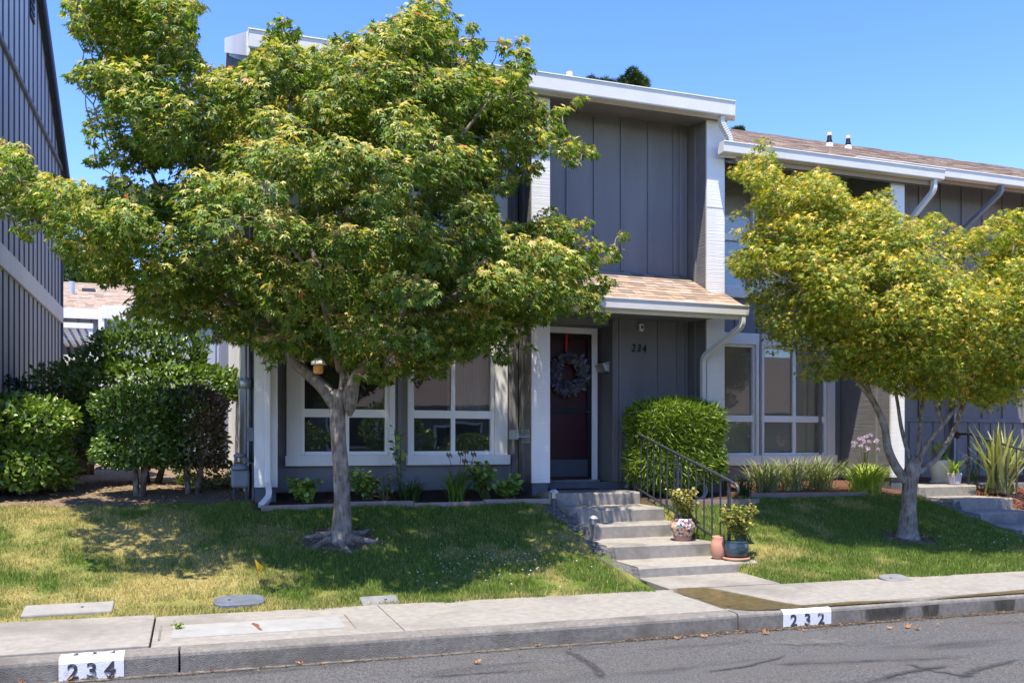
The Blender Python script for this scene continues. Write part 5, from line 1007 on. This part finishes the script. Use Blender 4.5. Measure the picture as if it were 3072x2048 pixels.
straps('society_garlic', 'lavender flowers on thin stalks in front of grey fin wall', 'flower', gpt(1985, 10.95), 60, .40, .34, SG, [1, 1, 1], .006, None, .3, (18, .72, [(.52, .38, .62), (.60, .45, .68), (.64, .56, .74)], .040))
straps('society_garlic', 'small white and lavender blooms behind the striped spiky plant', 'flower', (PY(2235, 1060, 11.0).x, 11.0, .93), 40, .40, .3, SG, [1, 1, 1], .006, None, .3, (9, .50, [(.62, .55, .70), (.75, .73, .78)], .03))
straps('flax_plant', 'spiky yellow striped flax plant at the right edge', 'plant', (PY(2298, 1100, 10.2).x, 10.2, .84), 95, 1.0, .62, [(.30, .31, .10), (.38, .36, .14), (.20, .24, .07), (.45, .42, .22)], [1, 1, 1, .6], .026, None, .12)
def leafy(name, label, c, h, spread, nst, per, size, cols, cat='plant', group=None, tm=T_OVAL):
    r = root(name, label, cat, tuple(c), group); C, Tn, Nn, S_, Ti = [], [], [], [], []
    for i in range(nst):
        a = i * 2.399 + c[0]; tx, ty = c[0] + math.cos(a) * spread * rng.uniform(.3, 1), c[1] + math.sin(a) * spread * .7 * rng.uniform(.3, 1); tz = c[2] + h * rng.uniform(.6, 1.05)
        p = [Vector((c[0] + .01 * i, c[1], c[2] - .02)), Vector(((c[0] + tx) / 2, (c[1] + ty) / 2, c[2] + (tz - c[2]) * .6)), Vector((tx, ty, tz))]; MB().tube(p, [.008, .006, .003], 5).build('stem', 'stalk', r)
        for j in range(per):
            t = rng.uniform(.3, 1.03); q = p[0].lerp(p[1], t * 2) if t < .5 else p[1].lerp(p[2], t * 2 - 1); v = rng.normal(size=3) * [1, 1, .4]; v /= np.linalg.norm(v); C.append(np.array(q) + v * size * .5); Tn.append(v + [0, 0, -.1]); Nn.append(np.array([0, -.3, 1.]) + rng.normal(size=3) * .4); S_.append(size * rng.uniform(.6, 1.2))
    n = len(C); o = leaves('foliage', np.array(C), np.array(Tn), np.array(Nn), np.array(S_), mixpal(cols, [1] * len(cols), n), tm, 'hedge_leaf', r); o['kind'] = 'stuff'; return r
T_ROUND = (np.array([(0, 0, 0), (.42, .22, .06), (.45, .62, .03), (.2, .95, -.03), (-.2, .95, -.03), (-.45, .62, .03), (-.42, .22, .06)]), np.array([(0, 1, 2), (0, 2, 3), (0, 3, 4), (0, 4, 5), (0, 5, 6)]))
LG = [(.15, .25, .035), (.22, .32, .05), (.11, .19, .03), (.29, .37, .07)]
leafy('leafy_plant', 'bushy green plant near downspout foot under left window', gpt(697, 10.62), .30, .22, 14, 20, .065, LG, tm=T_ROUND)
leafy('leafy_plant', 'leafy plant just right of the big tree trunk', gpt(835, 10.72), .34, .22, 13, 20, .065, LG, tm=T_ROUND)
leafy('leafy_plant', 'tall single stemmed plant rising between the two front windows', gpt(918, 10.85), .82, .10, 4, 16, .060, LG, tm=T_ROUND)
leafy('leafy_plant', 'leafy green plant right of the daylily', gpt(1108, 10.72), .45, .20, 14, 20, .065, LG, tm=T_ROUND)
leafy('leafy_plant', 'low green plant next to the porch fin footing', gpt(1165, 10.55), .28, .20, 14, 20, .065, LG, tm=T_ROUND)
leafy('leafy_plant', 'reddish low plant between trunk and tall stem', gpt(880, 10.6), .30, .18, 6, 12, .05, [(.12, .10, .05), (.10, .16, .03)], tm=T_ROUND)

# wooden bed edging
def edging(label, pts):
    r = root('bed_edging', label, 'edging', (pts[0][0], pts[0][1], .8))
    for (xa, ya), (xb, yb3) in zip(pts[:-1], pts[1:]):
        L = math.hypot(xb - xa, yb3 - ya); n = max(1, round(L / .8))
        for k in range(n):
            fa, fb = k / n, (k + 1) / n; x0_, y0_, x1_, y1_ = xa + (xb - xa) * fa, ya + (yb3 - ya) * fa, xa + (xb - xa) * fb, ya + (yb3 - ya) * fb; z = float(gz(np.array([(x0_ + x1_) / 2]), np.array([(y0_ + y1_) / 2]))[0])
            piece('plank', 'edging', r, ((x0_ + x1_) / 2, (y0_ + y1_) / 2 + random.uniform(-.006, .006), z + .01), (L / n - .008, .05, .10), (random.uniform(-.04, .04), random.uniform(-.012, .012), math.atan2(y1_ - y0_, x1_ - x0_)))
edging('weathered wooden edging along the planting bed under the windows', [(.72, 10.30), (4.18, 10.30)])
edging('wooden edging in front of the boxy shrub and handrail', [(5.58, 10.06), (7.05, 10.06)])
edging('wooden edging along the grass clumps of the neighbour bed', [(7.12, 10.36), (9.1, 10.36)])
# red bark chips in the right bed
n = 2600; cx = rng.uniform(11.2, 13.6, n); cy = rng.uniform(8.9, 11.2, n); cz = gz(cx, cy) + .012; o = leaves('bark_chips', np.stack([cx, cy, cz], -1), rng.normal(size=(n, 3)) * [1, 1, .25], rng.normal(size=(n, 3)) * .5 + [0, 0, 1], rng.uniform(.03, .07, n), mixpal([(.22, .07, .045), (.32, .12, .07), (.14, .05, .035)], [1, 1, 1], n), T_OVAL, 'petal'); tag(o, 'red bark chips covering the bed right of the far steps', 'mulch', kind='stuff')
n = 2200; cx = np.concatenate([rng.uniform(-2.2, .7, 1500), rng.normal(TREE1.x, .35, 400), rng.normal(TREE2.x, .3, 300)]); cy = np.concatenate([rng.uniform(10.6, 13.5, 1500), rng.normal(TREE1.y, .22, 400), rng.normal(TREE2.y, .2, 300)]); cz = gz(cx, cy) + .012; o = leaves('leaf_litter', np.stack([cx, cy, cz], -1), rng.normal(size=(n, 3)) * [1, 1, .25], rng.normal(size=(n, 3)) * .4 + [0, 0, 1], rng.uniform(.02, .05, n), mixpal([(.28, .19, .12), (.38, .27, .17), (.17, .11, .07)], [1, 1, 1], n), T_OVAL, 'petal'); tag(o, 'dry brown leaf litter under the shrubs and trees', 'leaf litter', kind='stuff')

# ------------------------------------------------------------------ objects
# handrails
def handrail(dx, label):
    r = root('handrail', label, 'handrail', (5.5 + dx, 8.3, .3)); X = 5.52 + dx
    tz = lambda y: 1.655 + (y - 10.43) * .250; bz_ = lambda y: .97 + (y - 10.57) * .247
    MB().tube([(X, 10.95, tz(10.62) + .0), (X, 10.62, tz(10.62)), (X, 8.40, tz(8.40)), (X, 8.30, tz(8.30) - .005), (X, 8.25, tz(8.25) - .03), (X, 8.245, tz(8.25) - .07), (X, 8.275, tz(8.25) - .09)], .017, 10).build('top_rail', 'rail_metal', r, True)
    MB().tube([(X, 10.57, bz_(10.57)), (X, 8.60, bz_(8.60))], .014, 4).build('bottom_rail', 'rail_metal', r)
    for y in (10.62, 9.52, 8.42): MB().box(X - .014, X + .014, y - .014, y + .014, float(steps_top(np.array([y]))[0]) - .15, tz(y) - .01).build('post', 'rail_metal', r)
    for k in range(1, 13):
        y = 10.62 - k * .1692
        if min(abs(y - p) for p in (9.52, 8.42)) < .05: continue
        MB().box(X - .0065, X + .0065, y - .0065, y + .0065, bz_(y) + .01, tz(y) - .01).build('baluster', 'rail_metal', r)
handrail(0, 'grey metal handrail beside the boxy shrub on the steps to 234'); handrail(5.72, 'grey metal handrail at the right edge by the flax plant')
# wreath and ribbon
wc = PY(1306, 857, YD - .16); WR = root('wreath', 'lavender and grey green wreath hanging on the red door', 'wreath', (wc.x, YD - .13, wc.z))
n = 950; a = rng.uniform(0, 6.283, n); rr = .20 + rng.normal(size=n) * .035; p = np.stack([wc.x + rr * np.cos(a), YD - .15 + rng.normal(size=n) * .025, wc.z + rr * np.sin(a)], -1); tip = np.stack([np.cos(a + .7), -.5 + 0 * a, np.sin(a + .7) - .25], -1) + rng.normal(size=(n, 3)) * .5
leaves('foliage', p, tip, rng.normal(size=(n, 3)) + [0, -1, 0], rng.uniform(.05, .10, n), mixpal([(.13, .17, .13), (.18, .22, .17), (.17, .14, .27), (.22, .19, .33), (.10, .12, .12)], [1, 1, 1, .8, .7], n), T_OVAL, 'wreath_leaf', WR)['kind'] = 'stuff'
MB().tube([(wc.x + .2 * math.cos(t * math.pi / 10), YD - .14, wc.z + .2 * math.sin(t * math.pi / 10)) for t in range(21)], .018, 6).build('ring', 'shrub_bark', WR)
MB().hexa([(wc.x - .030, YD - .11, wc.z + .17), (wc.x - .005, YD - .11, wc.z + .17), (wc.x - .030, YD - .107, wc.z + .17), (wc.x - .005, YD - .107, wc.z + .17), (wc.x - .022, YD - .11, 3.09), (wc.x + .012, YD - .11, 3.09), (wc.x - .022, YD - .107, 3.09), (wc.x + .012, YD - .107, 3.09)]).build('ribbon', 'ribbon_red', WR)
# doormat
dm = MB().box(4.52, 5.18, 10.98, 11.42, .928, .945).build('doormat', 'mat_brown', None, bevel=.005); tag(dm, 'dark brown doormat on the porch before the red door', 'doormat')
# wall mailbox on the return wall
mx = 5.5; ma, mb_ = 11.34, 11.62; zm = PY(1390, 848, 11.5).z
MBX = root('mailbox', 'small pale wall mailbox between the door and the house number', 'mailbox', (mx, 11.48, zm))
MB().hexa([(mx - .07, ma, zm - .03), (mx - .004, ma, zm - .05), (mx - .07, mb_, zm - .03), (mx - .004, mb_, zm - .05), (mx - .10, ma, zm + .05), (mx - .004, ma, zm + .07), (mx - .10, mb_, zm + .05), (mx - .004, mb_, zm + .07)]).build('body', 'galvanised', MBX, bevel=.006)
MB().hexa([(mx - .11, ma - .008, zm + .05), (mx - .003, ma - .008, zm + .085), (mx - .11, mb_ + .008, zm + .05), (mx - .003, mb_ + .008, zm + .085), (mx - .112, ma - .008, zm + .058), (mx - .003, ma - .008, zm + .095), (mx - .112, mb_ + .008, zm + .058), (mx - .003, mb_ + .008, zm + .095)]).build('lid', 'lamp_white', MBX)
# doorbell lamp
q = PY(1469, 753, YW); LM = root('wall_lamp', 'small white box lamp with dark centre above the house number', 'lamp', (q.x, YW, q.z))
MB().box(q.x - .032, q.x + .032, YW - .07, YW - .026, q.z - .055, q.z + .055).build('housing', 'lamp_white', LM, bevel=.012); MB().box(q.x - .012, q.x + .014, YW - .075, YW - .0705, q.z - .02, q.z + .025).build('lens', 'black', LM); MB().box(q.x - .012, q.x + .012, YW - .028, YW, q.z - .03, q.z + .03).build('bracket', 'black', LM)
# hose hanger on the fin
q = PY(1192, 1003, 10.9); hx = XA - .005; zq = q.z
HH = root('hose_hanger', 'grey metal hose hanger on the fin right of the front windows', 'hose hanger', (hx, 10.95, zq))
sp_ = MB(); arc = [(-.16 + .32 * t / 8, .045 * math.sin(math.pi * t / 8)) for t in range(9)]
for k in range(8): (ya, za), (yb4, zb4) = arc[k], arc[k + 1]; sp_.hexa([(hx - .16, 10.95 + ya, zq + za - .004), (hx, 10.95 + ya, zq + za - .004), (hx - .16, 10.95 + yb4, zq + zb4 - .004), (hx, 10.95 + yb4, zq + zb4 - .004), (hx - .16, 10.95 + ya, zq + za), (hx, 10.95 + ya, zq + za), (hx - .16, 10.95 + yb4, zq + zb4), (hx, 10.95 + yb4, zq + zb4)])
sp_.build('saddle', 'galvanised', HH); MB().box(hx - .168, hx - .160, 10.78, 11.12, zq - .03, zq + .09).build('front_flange', 'galvanised', HH); MB().box(hx - .003, hx + .006, 10.80, 11.10, zq - .08, zq + .10).build('back_plate', 'galvanised', HH)
# gas meter
gm = PY(553, 1090, 10.95); GM = root('gas_meter', 'dark grey gas meter with regulator standing left of the corner post', 'gas meter', (gm.x, 10.95, .9)); gzz = PY(553, 1110, 10.95).z
MB().box(gm.x - .11, gm.x + .10, 10.88, 11.02, gzz - .05, gzz + .16).build('body', 'meter_grey', GM, bevel=.03); MB().lathe([(.10, 0), (.105, .03), (.08, .06), (.03, .075)], (gm.x - .01, 10.95, gzz + .16), 16).build('top_cover', 'meter_grey', GM, True)
MB().tube([(gm.x - .06, 10.95, gzz + .2), (gm.x - .06, 10.95, gzz + .33), (gm.x + .05, 10.95, gzz + .33), (gm.x + .08, 10.95, gzz + .24), (gm.x + .14, 10.95, gzz + .24), (gm.x + .14, 10.95, .8)], .018, 8).build('pipe', 'meter_grey', GM, True)
MB().lathe([(.01, 0), (.07, .01), (.075, .03), (.05, .05), (.02, .06)], (gm.x - .01, 10.93, gzz + .30), 14).build('regulator', 'meter_grey', GM, True)
for s_ in (-.08, .07): MB().box(gm.x + s_ - .012, gm.x + s_ + .012, 10.94, 10.965, .82, gzz - .04).build('leg', 'dark_metal', GM)
ec = PY(575, 900, 11.05); EC = root('electrical_conduit', 'vertical grey conduit pipes with round meter beside the corner post', 'conduit', (ec.x, 11.0, .9))
for k, (dx_, rr_) in enumerate(((0, .022), (-.05, .014), (.035, .012))): MB().tube([(ec.x + dx_, 11.03, .88), (ec.x + dx_, 11.03, 3.4)], rr_, 8).build('pipe', 'dark_metal' if k == 0 else 'meter_grey', EC, True)
em = PY(560, 880, 11.0); MB().tube([(em.x + .07, 11.0, em.z), (em.x - .05, 10.98, em.z)], .065, 16).build('meter_dial', 'galvanised', EC, True); MB().box(ec.x - .04, ec.x + .05, 10.99, 11.06, em.z - .68, em.z - .52).build('junction_box', 'meter_grey', EC)
# bird feeder
s_ = s1 - .15; q = PS(731, 832, s_); BF = root('bird_feeder', 'hanging bird feeder with cream cap in the large maple', 'bird feeder', tuple(q))
MB().lathe([(.0, .045), (.03, .04), (.07, .01), (.078, -.02), (.075, -.025), (.0, -.02)], tuple(q), 16).build('cap', 'cream_pot', BF, True); q2 = PS(731, 848, s_); MB().lathe([(.035, -.045), (.05, -.03), (.05, .03), (.03, .045)], tuple(q2), 14).build('seed_cage', 'orange_seed', BF); MB().tube([tuple(PS(731, 845, s_)), tuple(PS(728, 780, s_))], .003, 5).build('wire', 'dark_metal', BF)
# pots on the steps
def pot(name, label, c, prof, m_, extra=None):
    r = root(name, label, 'pot', c); MB().lathe(prof, c, 28).build('body', m_, r, True); top = prof[-1]; MB().lathe([(.001, top[1] - .03), (top[0] * .93, top[1] - .028)], c, 20).build('soil', 'soil', r)
    if extra: extra(r)
    return r
JD = [(.30, .27, .05), (.36, .32, .07), (.22, .25, .05), (.40, .30, .08)]
c = (5.27, 8.98, .452)
pot('flower_pot', 'colourful painted ceramic pot on the fourth step', c, [(.088, 0), (.092, .03), (.112, .07), (.142, .13), (.146, .165), (.128, .205), (.104, .228), (.108, .25), (.10, .25)], 'painted_glaze', lambda r: MB().lathe([(.094, -.002), (.104, .05), (.09, .055)], c, 24).build('foot', 'terracotta', r, True))
leafy('jade_plant', 'yellow green jade plant in the painted pot', (c[0], c[1], c[2] + .21), .36, .19, 24, 34, .036, JD, 'plant', None, T_ROUND)
c2 = (5.57, 8.36, .30)
pot('flower_pot', 'dark blue glazed pot at the foot of the handrail', c2, [(.09, .02), (.12, .05), (.135, .11), (.13, .16), (.12, .19), (.125, .20), (.11, .20)], 'blue_glaze', lambda r: MB().lathe([(.13, -.01), (.15, .02), (.12, .022)], c2, 24).build('saucer', 'terracotta', r, True))
leafy('jade_plant', 'yellow green jade plant in the dark blue pot', (c2[0], c2[1], c2[2] + .18), .40, .25, 24, 34, .036, JD, 'plant', None, T_ROUND)
c3 = (5.44, 8.50, .292)
pot('strawberry_jar', 'terracotta jar beside the dark blue pot', c3, [(.06, 0), (.085, .05), (.09, .13), (.08, .19), (.065, .23), (.07, .25), (.06, .25)], 'terracotta')
c4 = tuple(PZ(2160, 1104, .936)); c4 = (11.05, 11.0, .936)
pot('flower_pot', 'cream ribbed pot on the right porch', c4, [(.105, .03), (.12, .04), (.16, .33), (.17, .36), (.155, .36)], 'cream_pot', lambda r: MB().lathe([(.13, 0), (.15, .035), (.12, .036)], c4, 24).build('saucer', 'cream_pot', r, True))
straps('orchid', 'broad leaved yellow green plant in the cream pot', 'plant', (c4[0], c4[1], c4[2] + .33), 24, .36, .30, [(.18, .26, .04), (.28, .32, .06), (.35, .33, .10)], [1, 1, .6], .024, None, .4)
c5 = (10.92, 10.58, .936); r5 = root('flower_pot', 'small square lavender pot on the right porch edge', 'pot', c5); MB().hexa([(c5[0] - .06, c5[1] - .06, c5[2]), (c5[0] + .06, c5[1] - .06, c5[2]), (c5[0] - .06, c5[1] + .06, c5[2]), (c5[0] + .06, c5[1] + .06, c5[2]), (c5[0] - .075, c5[1] - .075, c5[2] + .17), (c5[0] + .075, c5[1] - .075, c5[2] + .17), (c5[0] - .075, c5[1] + .075, c5[2] + .17), (c5[0] + .075, c5[1] + .075, c5[2] + .17)]).build('body', 'lavender_pot', r5, bevel=.01)
straps('orchid', 'yellow green plant in the small lavender pot', 'plant', (c5[0], c5[1], c5[2] + .15), 20, .30, .26, [(.22, .29, .05), (.32, .34, .08)], [1, 1], .02, None, .4)
# dark pots in the porch shade
for k, (x, y, rr_, lab) in enumerate(((10.45, 11.3, .12, 'dark shaded pot on the right porch behind the tree trunk'), (10.75, 11.4, .10, 'dark bronze pot between trunk and cream pot'))):
    pot('flower_pot', lab, (x, y, .936), [(rr_ * .7, 0), (rr_, .12), (rr_ * .95, .22), (rr_ * .85, .22)], 'dark_metal')
hg = root('hanging_planter', 'small hanging planter on a chain at the right handrail', 'planter', (PY(2200, 1000, 11.2).x, 11.2, 1.7)); hq = PY(2199, 1000, 11.2)
MB().tube([(hq.x, 11.2, hq.z + .45), (hq.x, 11.2, hq.z + .05)], .004, 5).build('chain', 'dark_metal', hg); MB().lathe([(.02, -.05), (.05, -.02), (.05, .03), (.03, .06)], (hq.x, 11.2, hq.z), 12).build('basket', 'rust', hg); 
# path lights
def pathlight(px, py, z, label, tilt=0):
    q = PZ(px, py, z); r = root('path_light', label, 'path light', tuple(q), 'solar path lights'); x, y, z = q
    MB().tube([(x, y, z - .05), (x + tilt, y, z + .14)], .014, 8).build('stake', 'dark_metal', r); MB().lathe([(.03, .13), (.034, .15), (.034, .20), (.028, .205)], (x + tilt, y, z), 12).build('lens', 'glass_dusty', r); MB().lathe([(.022, .14), (.022, .195)], (x + tilt, y, z), 10).build('core', 'lamp_white', r); MB().lathe([(.055, .20), (.058, .21), (.03, .235), (.012, .24)], (x + tilt, y, z), 14).build('cap', 'galvanised', r)
pathlight(1360, 1232, .50, 'dark solar path light standing left of the third step', .015); pathlight(1272, 1172, .80, 'solar path light at the left end of the porch landing', .0)
q = PZ(1446, 1122, .94); GSp = root('garden_spotlight', 'small silver blue spotlight on the landing by the handrail', 'spotlight', tuple(q))
MB().tube([(q.x, q.y, q.z), (q.x - .01, q.y, q.z + .06), (q.x + .03, q.y, q.z + .11)], .012, 8).build('stem', 'galvanised', GSp); MB().tube([(q.x - .06, q.y - .02, q.z + .01), (q.x + .01, q.y, q.z + .09)], [.035, .025], 10).build('head', 'meter_grey', GSp, True)
hr = root('garden_hose', 'coiled grey hose lying under the boxy shrub', 'hose', (6.35, 10.35, .82))
for k in range(3): MB().tube([(6.35 + .10 * math.cos(t * .35), 10.36 + .03 * k, .93 + .10 * math.sin(t * .35)) for t in range(19)], .012, 6).build('coil', 'meter_grey', hr)
# utility flag
q = PZ(600, 1320, .33); fl = root('marker_flag', 'small yellow utility marker flag standing in the lawn', 'flag', tuple(q)); a_, b_, c_ = PS(584, 1283, 8.15), PS(605, 1301, 8.13), PS(594, 1322, 8.15)
e = Vector((0, .002, 0)); fastmesh('pennant', np.array([tuple(a_), tuple(b_), tuple(c_)]), np.array([[0, 1, 2]]), 'maple_leaf', fl, np.array([[.95, .55, .02]] * 3)); MB().tube([tuple(a_ + Vector((0, 0, .005))), tuple(c_), tuple(c_ + Vector((.015, .02, -.12)))], .0025, 5).build('wire', 'dark_metal', fl)
g_ = (a_ + b_ + c_) / 3
for k in range(3): p = g_ + Vector((-.005 + .006 * k, -.003, -.03 + .012 * k)); MB().box(p.x - .003, p.x + .016, p.y - .001, p.y, p.z, p.z + .006).build('printed_mark', 'black', fl)
# ground lids
for px, py, hw, hh, kind in LIDS:
    zz = {'m': .185, 'o': .195, 's': .195, 'r': .235}[kind]; c = PZ(px, py, zz); e = abs(PZ(px + hw, py, zz).x - c.x); zt = float(gz(np.array([c.x]), np.array([c.y]))[0]) + .03; dd = .115
    lab, nm, mm = {'m': ('pale rectangular concrete meter box lid in the dry grass at left', 'meter_box', 'concrete_pale'), 'o': ('blue grey oblong meter lid in the lawn below the flag', 'meter_box', 'lid_blue'), 's': ('square grey box lid sunk in shaded grass at the sidewalk edge', 'meter_box', 'lid_grey'), 'r': ('round flat lid in the lawn below the right tree', 'meter_box', 'lid_grey')}[kind]
    r = root(nm, lab, 'utility lid', (c.x, c.y, zt)); sl_g = .19
    if kind in 'ms':
        MB().hexa([(c.x - e, c.y - dd, zt - dd * sl_g - .08), (c.x + e, c.y - dd, zt - dd * sl_g - .08), (c.x - e, c.y + dd, zt + dd * sl_g - .08), (c.x + e, c.y + dd, zt + dd * sl_g - .08), (c.x - e, c.y - dd, zt - dd * sl_g), (c.x + e, c.y - dd, zt - dd * sl_g), (c.x - e, c.y + dd, zt + dd * sl_g), (c.x + e, c.y + dd, zt + dd * sl_g)]).build('lid', mm, r, bevel=.012); MB().lathe([(.012, 0), (.012, .004)], (c.x + e * .3, c.y, zt), 8).build('finger_hole', 'black', r)
    else:
        pts = [];
        for k in range(28):
            a = k / 28 * 6.283; ex = e * (abs(math.cos(a)) ** .5) * math.copysign(1, math.cos(a)); ey = dd * (abs(math.sin(a)) ** .7) * math.copysign(1, math.sin(a)); pts.append((c.x + ex, c.y + ey, zt + ey * sl_g))
        mb = MB(); mb.v = [(x, y, z - .07) for x, y, z in pts] + pts + [(c.x + (x - c.x) * .93, c.y + (y - c.y) * .88, z + .008) for x, y, z in pts]
        for k in range(28): j = (k + 1) % 28; mb.f += [(k, j, 28 + j, 28 + k), (28 + k, 28 + j, 56 + j, 56 + k)]
        mb.f.append(tuple(range(56, 84))); mb.build('lid', mm, r); MB().lathe([(.014, 0), (.014, .012)], (c.x - e * .4, c.y, zt), 8).build('bolt', 'dark_metal', r)
# dry leaves in the gutter
tv, tf = T_MAPLE; lm = bpy.data.meshes.new('fallen_leaf'); lm.from_pydata([tuple(x * .045) for x in tv * np.array([1, 1, -2.0])], [], [tuple(x) for x in tf]); lm.materials.append(MT['dry_leaf']); lm.update()
spots = [(60, 1556), (160, 1557), (255, 1552), (487, 1535), (690, 1520), (1228, 1480), (1310, 1488), (1195, 1505), (1090, 1522), (745, 1530), (1850, 1448), (1900, 1447), (2000, 1436), (2040, 1442), (2080, 1440), (2110, 1445), (2150, 1436), (1760, 1455), (1620, 1462), (1560, 1466)] 
for px, py in spots:
    q = PZ(px, py, .012); o = bpy.data.objects.new('fallen_leaf', lm); COL.objects.link(o); o.location = (q.x, min(q.y, yk(q.x) - .02), .02); o.rotation_euler = (random.uniform(-.3, .3), random.uniform(-.3, .3), random.uniform(0, 6)); k = random.uniform(.6, 1.3); o.scale = (k, k, k); tag(o, 'dry brown leaf lying in the gutter by the kerb', 'leaf', 'dry leaves in the gutter')
wd_ = PZ(410, 1443, .165); leafy('weed', 'tiny green weed in the vault lid joint', tuple(wd_), .05, .04, 5, 8, .025, LG)
